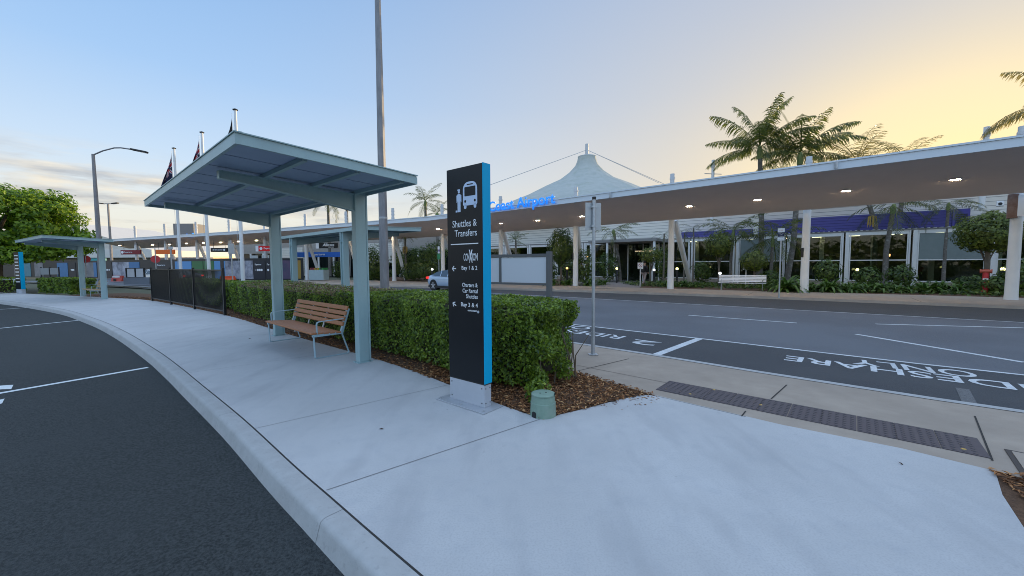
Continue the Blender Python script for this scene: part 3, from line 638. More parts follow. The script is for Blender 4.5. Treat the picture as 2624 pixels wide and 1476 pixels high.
MB().box(-.3, .3, -.09, .09, .28, 2.55).build('panel', black_p, tm2); MB().box(.302, .315, -.09, .09, .28, 2.55).build('edge_strip', cyan_p, tm2); MB().box(-.3, .315, -.085, .085, .0, .275).build('plinth', MATS['plinth'], tm2)
mb = MB()
for k in range(9): mb.box(-.22, .2, -.093, -.091, 2.3 - k * .2, 2.36 - k * .2)
mb.build('lettering', letter_w, tm2)

# ------------------------------------------------------------------ irrigation pit, sign pole, lamp posts, flags
pit = thing('valve_pit', 'green plastic valve pit with a round lid standing in bark mulch', 'valve pit', (.335, 4.24, 0)); pit.scale = (.86, .86, .86)
MB().lathe([(.168, -.02), (.166, .02), (.160, .12), (.160, .17), (.152, .175), (.148, .255), (.140, .258)], 32).build('body', green_pit, pit, smooth=True)
MB().lathe([(.150, .2585), (.152, .262), (.150, .276), (.142, .280), (.05, .281)], 32).build('lid', green_pit, pit, smooth=True)
mb = MB()
for a in (20, 200): mb.lathe([(.012, .2812), (.011, .283)], 10, (.04 * math.cos(R(a)), .04 * math.sin(R(a)), 0))
mb.build('bolt', dark_p, pit)
mb = MB(); M = Matrix.Rotation(R(222), 4, 'Z'); mb.add([M @ Vector(p) for p in [(.167, -.035, .0), (.167, .035, .0), (.162, .035, .06), (.1635, .02, .075), (.1635, -.02, .075), (.165, -.035, .06)]], [(0, 1, 2, 3, 4, 5)])
mb.build('pipe_slot', black_f, pit); mb = MB(); M = Matrix.Rotation(R(-18), 4, 'Z'); mb.box(.14, .155, -.015, .015, .255, .285, M); mb.build('latch', black_f, pit)
sp = thing('sign_post', 'slim galvanised post with a sign seen from behind, standing on the old path', 'sign post', (1.47, 7.1, 0))
MB().tube([(0, 0, .008), (0, 0, 2.80)], .030, 14).build('pole', galv, sp, smooth=True); MB().tube([(0, 0, .01), (0, 0, .42)], .036, 14).build('sleeve', galv, sp, smooth=True)
MB().lathe([(.036, 2.79), (.036, 2.835), (.03, 2.84)], 14).build('cap', dark_p, sp)
Mz = Matrix.Rotation(R(14), 4, 'Z'); mb = MB(); mb.box(-.15, .15, .034, .037, 2.25, 2.74, Mz); mb.build('sign_plate', mat('aluminium', (.42, .44, .45), .4, (.47, .49, .5), 5, metal=.35), sp)
mb = MB()
for z in (2.32, 2.66): mb.box(-.05, .05, -.034, .034, z - .015, z + .015, Mz)
mb.build('clamp', galv, sp)
mb = MB(); mb.box(-.08, .08, -.08, .08, 0, .01); mb.build('base_plate', galv, sp)
lp = thing('lamp_post', 'tall weathered octagonal lamp post rising out of frame behind the hedge', 'lamp post', (-3.54, 10.95, -.14))
MB().tube([(0, 0, 0), (0, 0, 3.3), (0, 0, 12.5)], [.135, .118, .055], 8).build('pole', pole_m, lp); mb = MB(); mb.lathe([(.122, 3.05), (.124, 3.09), (.12, 3.10)], 8); mb.build('band', galv, lp); MB().box(-.2, .2, -.2, .2, 0, .03).build('base_plate', galv, lp)
lp2 = thing('street_lamp', 'street lamp with a bent single arm behind the distant shelter', 'lamp post', (-25.2, 24.2, 0))
MB().tube([(0, 0, 0), (0, 0, 8.4)], [.15, .075], 10).build('pole', pole_m, lp2, smooth=True); MB().tube([(0, 0, 8.35), (.5, .1, 8.62), (1.1, .2, 8.82), (1.45, .25, 8.84), (2.1, .3, 8.75)], .04, 8).build('arm', pole_m, lp2, smooth=True)
hd = MB().bar((2.05, .3, 8.76), (2.95, .33, 8.58), .26, .11).build('lamp_head', dark_p, lp2, bevel=.03); MB().bar((2.55, .32, 8.60), (2.92, .33, 8.525), .2, .02).build('lens', mat('lens', (.7, .72, .75), .2), hd)
lp3 = thing('street_lamp', 'far double-headed car park lamp, the most distant', 'lamp post', (-81, 80, 0))
MB().tube([(0, 0, 0), (0, 0, 14.2)], [.25, .16], 8).build('pole', pole_m, lp3); MB().bar((-1.3, 0, 14.2), (1.3, 0, 14.2), .12, .12).build('arm', pole_m, lp3)
for s_ in (-1, 1): MB().bar((s_ * .9, 0, 14.2), (s_ * 2.0, 0, 14.32), .5, .2).build('lamp_head', dark_p, lp3)
flag_spec = [((-18.8, 22.4), 'leftmost of the three flag poles, with a navy flag', 'furled navy flag with white marks on the leftmost pole', 0), ((-15.2, 19.8), 'middle flag pole of the three', 'furled navy flag with a red and white cross on the middle pole', 1), ((-11.6, 17.0), 'tallest looking flag pole, nearest to the shelter roof', 'furled black and red flag above the shelter roof', 2)]
def flagmat(k):
    m = mat('flag %d' % k, (.010, .014, .05), .8); t = m.node_tree; P = t.nodes['Principled BSDF']; s = t.nodes.new('ShaderNodeSeparateXYZ'); t.links.new(t.nodes.new('ShaderNodeTexCoord').outputs['UV'], s.inputs[0])
    if k == 2:
        r = t.nodes.new('ShaderNodeValToRGB'); r.color_ramp.interpolation = 'CONSTANT'; r.color_ramp.elements[0].color = (.35, .012, .02, 1); r.color_ramp.elements[1].position = .5; r.color_ramp.elements[1].color = (.012, .011, .012, 1)
        t.links.new(s.outputs[1], r.inputs[0]); t.links.new(r.outputs[0], P.inputs['Base Color']); return m
    # canton with crossing white and red bands on navy
    def mth(op, a, b=0.):
        q = t.nodes.new('ShaderNodeMath'); q.operation = op
        for i, v in enumerate((a, b)):
            if isinstance(v, (int, float)): q.inputs[i].default_value = v
            else: t.links.new(v, q.inputs[i])
        return q.outputs[0]
    U, V = s.outputs[0], s.outputs[1]; c0 = .25; v0 = .75
    du = mth('ABSOLUTE', mth('SUBTRACT', U, c0)); dv = mth('ABSOLUTE', mth('SUBTRACT', V, v0)); dm = mth('MINIMUM', du, dv); dg = mth('ABSOLUTE', mth('SUBTRACT', du, dv)); can = mth('MULTIPLY', mth('LESS_THAN', U, .5), mth('GREATER_THAN', V, .5))
    wf = mth('MULTIPLY', mth('MAXIMUM', mth('LESS_THAN', dm, .075), mth('LESS_THAN', dg, .05)), can); rf = mth('MULTIPLY', mth('MAXIMUM', mth('LESS_THAN', dm, .045), mth('LESS_THAN', dg, .016)), can)
    x1 = t.nodes.new('ShaderNodeMix'); x1.data_type = 'RGBA'; t.links.new(wf, x1.inputs[0]); x1.inputs[6].default_value = (.010, .014, .055, 1); x1.inputs[7].default_value = (.62, .62, .65, 1)
    x2 = t.nodes.new('ShaderNodeMix'); x2.data_type = 'RGBA'; t.links.new(rf, x2.inputs[0]); t.links.new(x1.outputs[2], x2.inputs[6]); x2.inputs[7].default_value = (.45, .01, .02, 1)
    t.links.new(x2.outputs[2], P.inputs['Base Color']); return m
for (p, l1, l2, k) in flag_spec:
    f = thing('flag_pole', l1, 'flag pole', (*p, 0), 0, 'white flag poles')
    MB().tube([(0, 0, 0), (0, 0, 8.17)], [.085, .052], 14).build('pole', white, f, smooth=True); MB().lathe([(.09, 8.17), (.105, 8.20), (.03, 8.24)], 14).build('cap', dark_p, f); MB().tube([(-.13, -.03, 1.0), (-.13, -.03, 8.05)], .006, 5).build('halyard', galv, f)
    me = bpy.data.meshes.new('flag'); vs = []; fs = []; uv = []; nu, nv = 24, 20
    for j in range(nv + 1):
        for i in range(nu + 1):
            U = i / nu; V = 1 - j / nv; dn = .55 + .45 * V; 
            x = -.13 - .12 * U - .95 * U * (1 - V) ** .6 * (1 - .35 * U) - .07 * abs(math.sin(U * 9)) * (1 - V); y = .16 * math.sin(U * 15 + k) * (.25 + .75 * (1 - V)) * (.4 + U); z = 7.68 - 2.0 * (1 - V) - 1.15 * U * (1 - .18 * U)
            vs.append((x, y, z)); uv.append((U, V))
    for j in range(nv):
        for i in range(nu): a = j * (nu + 1) + i; fs.append((a, a + 1, a + nu + 2, a + nu + 1))
    me.from_pydata(vs, [], fs); ul_ = me.uv_layers.new(name='UVMap')
    for lo in me.loops: ul_.data[lo.index].uv = uv[lo.vertex_index]
    me.polygons.foreach_set('use_smooth', [True] * len(me.polygons)); me.materials.append(flagmat(k))
    o = link('flag', me); o.location = (*p, .15); o.rotation_euler = (0, 0, R(41)); tag(o, l2, 'flag', None); sm = o.modifiers.new('cloth', 'SOLIDIFY'); sm.thickness = .004

# ------------------------------------------------------------------ hedges and fence
hedge_leaf = leafmat('hedge leaf', (.026, .070, .012), (.25, .37, .035), .32, (.46, .52, .08), .4)
twig_m = mat('twigs', (.045, .032, .02), .95, (.02, .022, .012), 14, .6, 40)
brown_leaf = leafmat('clipped brown leaf', (.15, .095, .05), (.36, .26, .14), .15)
def hedge(name, label, line, depth, h, nleaf, size, seed, brown=None, w0=.0):
    """line: front foot (near to far), the hedge stands to the right of it"""
    root = thing(name, label, 'hedge', (*line[0], 0), 0); ox, oy = line[0]; rg = np.random.default_rng(seed)
    A = [Vector(p) for p in line]; Bk = [Vector(p) for p in off(line, -depth)]
    mb = MB(); ia = off(line, -.14); ib = off(line, -depth + .14); n = len(line)
    ia[0] = tuple(Vector(ia[0]).lerp(Vector(ia[1]), .12)) if n > 2 else ia[0]; ib[0] = tuple(Vector(ib[0]).lerp(Vector(ib[1]), .12)) if n > 2 else ib[0]
    for P, z in ((ia, .10), (ia, h - .10), (ib, h - .10), (ib, .10)): mb.v += [(p[0] - ox, p[1] - oy, z) for p in P]
    for k in range(4):
        for i in range(n - 1): a, b = k * n, ((k + 1) % 4) * n; mb.f.append((a + i, a + i + 1, b + i + 1, b + i))
    mb.f.append((0, n, 2 * n, 3 * n)); mb.f.append((n - 1, 2 * n - 1, 3 * n - 1, 4 * n - 1)); mb.build('branches', twig_m, root)
    lens = np.array([(A[i + 1] - A[i]).length for i in range(n - 1)]); dist = np.array([(A[i] + A[i + 1]).length / 2 for i in range(n - 1)])
    wgt = lens / np.maximum(dist, 4) ** .9; seg_ = rg.choice(n - 1, nleaf, p=wgt / wgt.sum()); P = []; Nn = []; endn = int(nleaf * .21)
    for q in range(nleaf):
        i = seg_[q]; t = rg.random(); fr = rg.random(); a = A[i].lerp(A[i + 1], t); b = Bk[i].lerp(Bk[i + 1], t); d = (b - a).normalized(); tg = (A[i + 1] - A[i]).normalized(); sink = abs(rg.normal(0, .05)) - .03
        bulge = .05 * math.sin(a.x * 2.3 + a.y * 1.7) + .035 * math.sin(a.x * 5.1 - a.y * 4.3)
        if q < endn:      # the cut end nearest the path
            a = A[0] - tg * 0; v = rg.random(); wv_ = rg.random(); p = A[0].lerp(Bk[0], v); z = .06 + (h - .06) * wv_
            bl = .07 * math.sin(v * 9 + wv_ * 5) + .05 * math.sin(wv_ * 13 + v * 4) - .12 * (1 - wv_) * (1 - abs(v - .5))
            p2 = p - (A[1] - A[0]).normalized() * (bl - sink * 1.6); P.append((p2.x - ox, p2.y - oy, z)); Nn.append((-tg.x, -tg.y, .2)); continue
        if fr < .50:
            z = .05 + (h - .05) * rg.random() ** .85; thin = .10 * (1 - z / h)
            p = a + d * (sink + thin - bulge * (.5 + z)); P.append((p.x - ox, p.y - oy, z)); Nn.append((-d.x, -d.y, .25))
        elif fr < .88:
            p = a.lerp(b, rg.random()); P.append((p.x - ox, p.y - oy, h - sink * .7 + bulge * .5 + .02 * math.sin(p.x * 9) * math.sin(p.y * 8))); Nn.append((0, 0, 1))
        else:
            z = h * rg.random(); p = b - d * sink; P.append((p.x - ox, p.y - oy, z)); Nn.append((d.x, d.y, .2))
    P = np.array(P); Nn = np.array(Nn)
    if brown is not None:
        D_ = np.hypot(P[:, 0] + ox, P[:, 1] + oy); msk = (P[:, 2] > h - .09) & (D_ > brown[0]) & (D_ < brown[1]) & (rg.random(len(P)) < .72)
        leaves('clipped_top', P[msk], Nn[msk], size * .8, brown_leaf, root, seed=seed + 5); P = P[~msk]; Nn = Nn[~msk]
    leaves('foliage', P, Nn, size, hedge_leaf, root, seed=seed)
    return root
HF = [p for p in off(BK, -.27)]
def cut(line, y0, y1): return [p for p in line if y0 <= p[1] <= y1]
h1 = [(.25, 4.92)] + cut(HF, 5.3, 14.0)
H1 = hedge('hedge', 'long clipped green hedge behind the near bench and totem', h1, 1.48, 1.07, 66000, .050, 11, (9.2, 15.5))
# bare stems and low sprays at the open end
mb = MB()
for k in range(8):
    q_ = rnd.uniform(.1, .9); x, y = q_ * .78, q_ * .80 + .05; b0 = Vector((x, y, 0)); p1 = b0 + Vector((rnd.uniform(-.1, .1), rnd.uniform(-.12, .05), .35)); p2 = p1 + Vector((rnd.uniform(-.22, .22), rnd.uniform(-.15, .1), .35)); mb.tube([b0, p1, p2], [.012, .008, .003], 6)
mb.build('stem', mat('stem', (.16, .12, .08), .9), H1, smooth=True)
P = []; Nn = []
for (cx, cy, cz, r, n_) in ((.06, -.25, .10, .17, 380), (.45, .42, .2, .15, 260), (.30, .35, .45, .2, 420), (.12, .02, .62, .2, 420)):
    for _ in range(n_):
        v = Vector((rnd.gauss(0, 1), rnd.gauss(0, 1), rnd.gauss(0, 1))).normalized() * r * rnd.random() ** .4; P.append((cx + v.x, cy + v.y, max(.02, cz + v.z))); Nn.append(v)
leaves('sprig', P, Nn, .05, hedge_leaf, H1, seed=91)
fence_line = [at(572, 806), at(395, 770)]
HFd = [p for p in off(BK, -.55)]
hedge('hedge', 'low green hedge between the black fence and the far left shelter', cut(HFd, 13.4, 20.3), 1.2, 1.0, 16000, .085, 12)
hedge('hedge', 'short clipped hedge behind the far left totem', [(-25.4, 22.6), (-27.4, 23.5), (-29.6, 24.5)], 1.1, .92, 5200, .12, 13)
hedge('hedge', 'dark hedge stub behind the white bench under the tree', [(-31.2, 25.2), (-33, 22.0), (-35, 26.9)], 1.1, .92, 4000, .12, 14)
fa, fb = Vector((*at(577, 808).xy, 0)), Vector((*at(391, 771).xy, 0)); fd = fb - fa; FLn = fd.length
fn = thing('fence', 'black metal bar fence of three panels along the hedge', 'fence', fa, math.atan2(fd.y, fd.x))
hF = 1.52
for i in range(4): MB().box(FLn * i / 3 - .035, FLn * i / 3 + .035, -.035, .035, 0, hF + .06).build('post', black_f, fn)
for i in range(3):
    x0, x1 = FLn * i / 3 + .035, FLn * (i + 1) / 3 - .035
    for z_ in (.12, hF - .04): MB().box(x0, x1, -.02, .02, z_, z_ + .04).build('rail', black_f, fn)
    mb = MB(); k = 0; n_ = 30
    for k in range(n_): xx = x0 + (x1 - x0) * (k + .5) / n_; mb.box(xx - .010, xx + .010, -.009, .009, .16, hF - .04)
    mb.build('bars', black_f, fn)

# ------------------------------------------------------------------ covered walkway in front of the terminal
FA = [(29, .2), (16.3, 12.5), (8.85, 19.1), (2.8, 24.4), (-6.8, 32.8), (-13.2, 36.3), (-29.9, 45.0), (-49.3, 53.8), (-62.5, 59.9)]
IN = [(32.5, 4.6), (20.5, 16.3), (13, 23.2), (6.6, 28.5), (-3.6, 36.4), (-11, 42.0), (-26.5, 48.6), (-48, 58), (-60.2, 62.3)]
ZF, ZI = 5.3, 4.42
def wp(p, o): return (p[0] - o[0], p[1] - o[1])
cw = thing('covered_walkway', 'long white covered walkway with a grey sloping soffit along the terminal road', 'walkway', (0, 0, 0))
def loft(name, rows, m, closed=False, smooth=False):
    mb = MB(); n = len(rows[0])
    for r_ in rows: mb.v += r_
    for k in range(len(rows) - (0 if closed else 1)):
        a, b = k * n, ((k + 1) % len(rows)) * n; mb.f += [(a + i, a + i + 1, b + i + 1, b + i) for i in range(n - 1)]
    if closed: mb.f += [tuple(k * n for k in range(len(rows))), tuple(k * n + n - 1 for k in range(len(rows)))[::-1]]
    return mb.build(name, m, cw, smooth)
Z = lambda P, z: [(p[0], p[1], z) for p in P]
loft('soffit', [Z(FA, ZF), Z(IN, ZI)], soffit_m)
fo, fi = off(FA, .06), off(FA, -.03)
loft('fascia', [Z(fo, ZF - .03), Z(fo, ZF + .25), Z(fi, ZF + .25), Z(fi, ZF - .03)], fascia_m, True)
loft('gutter', [Z(off(FA, .10), ZF + .255), Z(off(FA, .10), ZF + .32), Z(off(FA, -.06), ZF + .32), Z(off(FA, -.06), ZF + .255)], fascia_m, True)
loft('roof', [Z(FA, ZF + .30), Z(IN, ZI + .5), Z(IN, ZI + .001)], fascia_m)
mb = MB()
for p in [(x, 26.83 - .885 * x - .12) for x in (19.5, 12.6, 5.4, -2.2)]: mb.box(p[0] - .03, p[0] + .03, p[1] - .06, p[1] + .06, ZF - .02, ZF + .26)
mb.build('downpipe_clip', galv, cw)
cols = [(27.5, 12.6), (21.61, 17.01), (16.06, 21.63), (10.29, 25.56), (4.79, 29.7), (-.93, 33.6), (-6.6, 37.8), (-12.0, 40.2), (-17.7, 42.5), (-23.0, 44.3), (-29.0, 46.6), (-35, 49.2), (-41, 51.6), (-47, 53.8), (-53.5, 56.4)]
for i, (x, y) in enumerate(cols):
    far = i > 6
    c = MB().tube([(x, y, 0), (x, y, .25), (x, y, ZI + .25)], [.215, .20, .175], 20).build('column', white, cw, smooth=True)
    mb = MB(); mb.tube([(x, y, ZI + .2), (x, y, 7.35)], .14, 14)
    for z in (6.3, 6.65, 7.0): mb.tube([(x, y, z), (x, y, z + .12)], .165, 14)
    mb.build('roof_stub', mat('stub backlit grey', (.46, .47, .48), .5, (.54, .55, .55), 4), cw)  # white stubs greyed, their backlit shade put into the colour
    if i < 2: continue
    d = Vector((.6, .8)) * 5.6 if i < 4 else Vector((1.5, 4.8)) if not far else Vector((.18, .42)) * 4
    mb = MB(); mb.tube([(x + d.x * .12, y + d.y * .12, ZI + .1), (x + d.x, y + d.y, -.02)], [.19, .16], 12); mb.build('raking_strut', white, cw, smooth=True)
for i in (2, 4):
    x, y = cols[i]; MB().tube([(x - .21, y - .05, 1.95), (x - .22, y - .06, 2.45)], .06, 8).build('loudspeaker', dark_p, cw)
def dist_line(p, Ln):
    best = 1e9
    for i in range(len(Ln) - 1):
        a, b = Vector(Ln[i]), Vector(Ln[i + 1]); d = b - a; t = max(0, min(1, (p - a).dot(d) / d.length_squared)); best = min(best, (p - a - d * t).length)
    return best
def on_soffit(px, py):
    best = None
    for i in range(60):
        z = ZI + (ZF - ZI) * i / 59; p = at(px, py, z); a, b = dist_line(p.xy, IN), dist_line(p.xy, FA); e_ = abs(ZI + (ZF - ZI) * a / (a + b) - z)
        if best is None or e_ < best[0]: best = (e_, p)
    return best[1]
for px, py in ((2448, 459), (2168, 488), (1941, 511), (1766, 527.5), (1491, 553.5), (1378, 564), (1285, 572), (1122, 586), (392, 627), (434.5, 626), (477.5, 624), (521, 622), (565.5, 620.5), (611, 618), (657, 616), (307, 629), (349, 628), (905, 602), (990, 596)):
    p = on_soffit(px, py); mb = MB(); mb.lathe([(.145, -.02), (.14, .0)], 20, (p.x, p.y, p.z - .015)); dl = mb.build('downlight', lamp_e, cw)
    MB().lathe([(.185, -.012), (.185, .01)], 20, (p.x, p.y, p.z - .015)).build('trim_ring', white, dl)
# letters standing on the fascia
sgn = thing('airport_sign', 'large blue letters spelling the airport name along the walkway fascia', 'sign', (0, 0, 0))
def fx(px): k = (px - 1312) / 1010; x = k * 26.83 / (1 + .885 * k); return x, 26.83 - .885 * x
for wd, q0, q1, cap in (('Sunshine', 1154, 1249, .80), ('Coast Airport', 1258, 1426, .90)):
    (xa, ya), (xb, yb) = fx(q0), fx(q1); ang = math.atan2(yb - ya, xb - xa); nrm = Vector((math.sin(ang), -math.cos(ang)))
    me = text_mesh(wd, (Vector((xb, yb)) - Vector((xa, ya))).length, cap, .06, .010, 'LEFT'); me.transform(upright(xa + nrm.x * .14, ya + nrm.y * .14, 5.2 if cap < .87 else 5.12, ang)); me.materials.append(letter_b); link('letters', me, sgn)
xa, ya = fx(1137)
mb = MB(); mb.bar((xa + nrm.x * .1, ya + nrm.y * .1, 5.48), (xb + nrm.x * .1, yb + nrm.y * .1, 5.48), .02, .03); mb.build('rail', fascia_m, sgn)
sg2 = thing('fascia_sign', 'small blue lettering on the walkway fascia between two white flag poles', 'sign', (0, 0, 0))
p0, p1 = atY(459, 611, 52.6), atY(502, 608, 50.6); ang = math.atan2(p1.y - p0.y, p1.x - p0.x); me = text_mesh('terminal', (p1 - p0).length, .62, .1, .05, 'LEFT'); me.transform(upright(p0.x, p0.y - .3, p0.z - .1, ang)); me.materials.append(letter_b); link('letters', me, sg2)

# ------------------------------------------------------------------ terminal building
tb = thing('terminal_building', 'white weatherboard terminal with tall dark glazing and a purple band', 'building', (0, 0, 0))
U = Vector((.8, -.6)); Nm = Vector((.6, .8)); O0 = Nm * 37.3
def fp_(t, d=0.): return O0 + U * t + Nm * d
def fbox(t0, t1, d0, d1, z0, z1, mb=None):
    mb = mb or MB(); a, b, c, d = fp_(t0, d0), fp_(t1, d0), fp_(t1, d1), fp_(t0, d1)
    return mb.add([(*p, z0) for p in (a, b, c, d)] + [(*p, z1) for p in (a, b, c, d)], [(3, 2, 1, 0), (4, 5, 6, 7), (0, 1, 5, 4), (1, 2, 6, 5), (2, 3, 7, 6), (3, 0, 4, 7)])
fbox(-37, 32, 2.6, 12, 3.9, 7.3).build('upper_wall', clad, tb)
fbox(-37, 32, 4.6, 12, -.1, 3.79).build('back_wall', mat('interior wall', (.15, .15, .12), .8, (.055, .075, .04), .8), tb)
fbox(-37, 32, .2, 4.6, -.1, .02).build('interior_floor', mat('interior floor', (.16, .15, .14), .4), tb); fbox(-37, 32, .2, 4.6, 3.70, 3.79).build('interior_ceiling', mat('interior ceiling', (.5, .49, .46), .8), tb)
for k in range(22):
    t_ = -9.5 + k * .92 + .3 * math.sin(k * 5); fbox(t_, t_ + .5, 2.2 + .8 * math.sin(k * 3), 2.7 + .8 * math.sin(k * 3), .02, .45 + .25 * math.sin(k) ** 2).build('seat_bench', mat('seat grey', (.12, .13, .15), .6), tb)
for k in range(7): fbox(-8.6 + k * 3.1, -8.3 + k * 3.1, 3.2, 3.5, .02, 3.7).build('interior_column', white, tb)
for k in range(9): fbox(-9 + k * 2.3, -8.4 + k * 2.3, 2.6, 2.75, 3.66, 3.695).build('added_ceiling_glow', mat('added ceiling glow', (1, .85, .6), .5, emit=((1, .80, .52), 7)), tb)  # glowing strips added to brighten the room behind the glazing
fbox(-3.4, 7.6, 1.6, 2.58, 4.0, 5.15).build('purple_band', purple, tb); fbox(-9.5, -3.75, 1.6, 2.58, 4.0, 4.52).build('purple_band', purple, tb); fbox(-3.75, -3.4, 1.5, 2.58, 3.95, 5.6).build('wall_pier', clad, tb)
fbox(7.62, 8.4, 1.55, 2.58, 4.0, 5.15).build('end_louvre', mat('purple dark', (.07, .06, .30), .5), tb)
mb = MB()
for k in range(6): fbox(7.75, 8.3, 1.5, 1.54, 4.15 + k * .12, 4.20 + k * .12, mb)
mb.build('louvre_slot', dark_p, tb)
fbox(-37, 32, 2.2, 12, 7.3, 7.5).build('roof', fascia_m, tb)
fbox(-37, 32, -.1, 2.7, 3.80, 3.88).build('gutter', mat('gutter grey', (.22, .21, .2), .6), tb)
mb = MB()
for k in range(230): fbox(-37 + k * .3, -36.88 + k * .3, -.14, 2.5, 3.885, 3.91, mb)
mb.build('corrugated_edge', white, tb)
mull = [5.67 - 3.45 * k for k in range(-7, 13)]
blind = mat('roller blind', (.19, .225, .215), .8, (.215, .25, .24), 3)
frame_m = mat('window frame', (.70, .69, .66), .45, (.76, .75, .72), 3)
for i, t in enumerate(mull):
    fbox(t - .11, t + .11, -.12, .1, 0, 3.79).build('window_post', frame_m, tb); fbox(t - .3, t - .21, -.06, .06, 0, 3.79).build('window_post', frame_m, tb)
    t0, t1 = t + .13, t + 3.14
    if -16 < t < -13: continue
    w_ = thing('window', 'x', 'x'); del w_['label']; del w_['category']; w_.parent = tb
    mb = MB(); fbox(t0, t1, -.05, .05, .32, .40, mb); fbox(t0, t1, -.05, .05, 1.76, 1.83, mb); fbox(t0, t1, -.05, .05, 3.55, 3.79, mb); fbox(t0, t0 + .07, -.04, .04, .4, 3.55, mb); fbox(t1 - .07, t1, -.04, .04, .4, 3.55, mb); mb.build('frame', frame_m, w_)
    fbox(t0 + .07, t1 - .07, -.012, .012, .4, 3.55).build('pane', gp_, w_)
    if i in (7, 10): fbox(t0 + .09, t1 - .09, -.03, -.015, 1.84, 3.54).build('blind', blind, w_)
    fbox(t0, t1, -.02, .3, .0, .32).build('plinth', conc_old, w_)
# entry: deeper porch roof and doors around the paved path
p = fp_(-14.2); en = MB(); fbox(-16.4, -10.2, -3.6, -.12, 3.55, 3.78, en); en.build('porch_roof', mat('porch grey', (.26, .25, .24), .6), tb)
for t in (-16.2, -14.6, -10.4): fbox(t - .08, t + .08, -3.5, -3.34, 0, 3.55).build('porch_post', white, tb)
fbox(-13.9, -11, -.1, .0, 0, 3.5).build('entry_glass', gp_, tb)
for t in (-13.9, -12.45, -11): fbox(t - .04, t + .04, -.14, .02, 0, 3.5).build('door_frame', frame_m, tb)
mb = MB(); fbox(-13.2, -11.5, -.18, -.16, 2.75, 2.86, mb); mb.build('interior_lamp', mat('interior strip', (1, .8, .5), .5, emit=((1, .75, .45), .35)), tb)
for t, z in ((4.15, 2.05), (-18.5, 2.3)): fbox(t, t + .35, -.035, -.02, z, z + .16).build('interior_lamp', warm_e, tb)
# wing that bends away to the left behind the hoarding
def wbox(a, b, d, z0, z1, name, m):
    a, b = Vector(a), Vector(b); u = (b - a).normalized(); n = Vector((-u.y, u.x)); mb = MB(); P = [a, b, b + n * d, a + n * d]
    mb.add([(*q, z0) for q in P] + [(*q, z1) for q in P], [(3, 2, 1, 0), (4, 5, 6, 7), (0, 1, 5, 4), (1, 2, 6, 5), (2, 3, 7, 6), (3, 0, 4, 7)]); return mb.build(name, m, tb)
wbox((-47, 67.5), (-8, 52.2), 10, -.1, 3.6, 'wing_glass', glass); wbox((-47, 67.2), (-8, 51.9), 10, 3.6, 6.6, 'wing_wall', mat('wing beige', (.30, .275, .245), .7, (.34, .31, .28), 2))
for k in range(14):
    q = Vector((-47, 67.2)).lerp(Vector((-8, 51.9)), (k + .3) / 14); MB().box(q.x - .12, q.x + .12, q.y - .15, q.y + .1, 0, 3.6).build('wing_post', frame_m, tb)
wbox((-20.5, 54.5), (-14.6, 52.4), .5, 1.9, 4.6, 'gable_wall', clad); wbox((-35.2, 60), (-31, 58.6), .5, 1.0, 4.3, 'porch_wall', clad)
for (xa_, z_) in ((-40, 2.6), (-42.5, 2.6), (-37.5, 2.6), (-44, 1.6), (-37, 1.7)):
    q = Vector((-47, 67.2)).lerp(Vector((-8, 51.9)), (xa_ + 47) / 39); MB().box(q.x - .6, q.x + .6, q.y - .25, q.y - .2, z_, z_ + .7).build('light_panel', mat('lit panel', (.42, .45, .46), .4), tb)
p = atY(573, 659.5, 56); MB().box(p.x - 1.4, p.x + 1.4, p.y - .1, p.y, p.z - .12, p.z + .12).build('interior_lamp', warm_e, tb)
# tensile tent roof
tent = thing('tent_roof', 'white conical tensile tent roof with a mast above the walkway', 'tent', (10.55, 56, 0))
prof = [(1.22, 16.5), (1.35, 15.9), (1.6, 15.3), (2.4, 14.4), (4.0, 13.2), (6.1, 12.2), (8.6, 10.9), (11.2, 9.8), (13.5, 8.4), (14, 7.2)]
mb = MB(); ns = 72
for r_, z in prof:
    for j in range(ns):
        a = 2 * math.pi * j / ns; k = 1 + .018 * math.cos(a * 18) * min(1, r_ / 2); mb.v.append((r_ * k * math.cos(a), r_ * k * math.sin(a), z))
for i in range(len(prof) - 1):
    for j in range(ns): j2 = (j + 1) % ns; mb.f.append((i * ns + j, i * ns + j2, (i + 1) * ns + j2, (i + 1) * ns + j))
tent_m = mat('membrane', (.37, .405, .375), .7, (.44, .465, .435), 1.2); mixnoise(tent_m, 1.1, .54, .7, (.28, .33, .24), .4, 7)
mb.build('membrane', tent_m, tent, smooth=True)
MB().lathe([(1.2, 16.45), (1.28, 16.55), (1.1, 16.62), (.4, 16.66)], 36).build('ring', fascia_m, tent)
MB().tube([(0, 0, 8), (0, 0, 18.3)], .24, 14).build('mast', galv, tent, smooth=True)
for tgt, r_ in (((-15.5, -4, 11.2), .035), ((14, 2, 12.1), .035), ((9, -3, 12.3), .03), ((1.0, 0, 16.6), .03), ((-1.0, 0, 16.6), .03), ((0, -1, 16.6), .03)):
    MB().tube([(0, 0, 17.5 if abs(tgt[0]) > 2 else 17.0), tgt], r_, 6).build('cable', galv, tent)
for px, ytop, ybase, Y, r_, lab in ((1828, 410, 470, 33, .13, 'thin white mast above the walkway roof left of the tall palms'), (2529, 325, 372, 25, .14, 'thin ribbed white vent above the walkway roof near the right edge')):
    p = atY(px, ytop, Y); v = thing('roof_mast', lab, 'mast', (p.x, p.y, 5), 0)
    MB().tube([(0, 0, 0), (0, 0, p.z - 5)], r_, 12).build('pole', white, v, smooth=True); MB().tube([(0, 0, p.z - 5.6), (0, 0, p.z - 5.4)], r_ * 1.25, 12).build('band', white, v); MB().tube([(-.7, 0, p.z - 6.1), (.7, 0, p.z - 6.15)], .03, 6).build('spreader', galv, v)

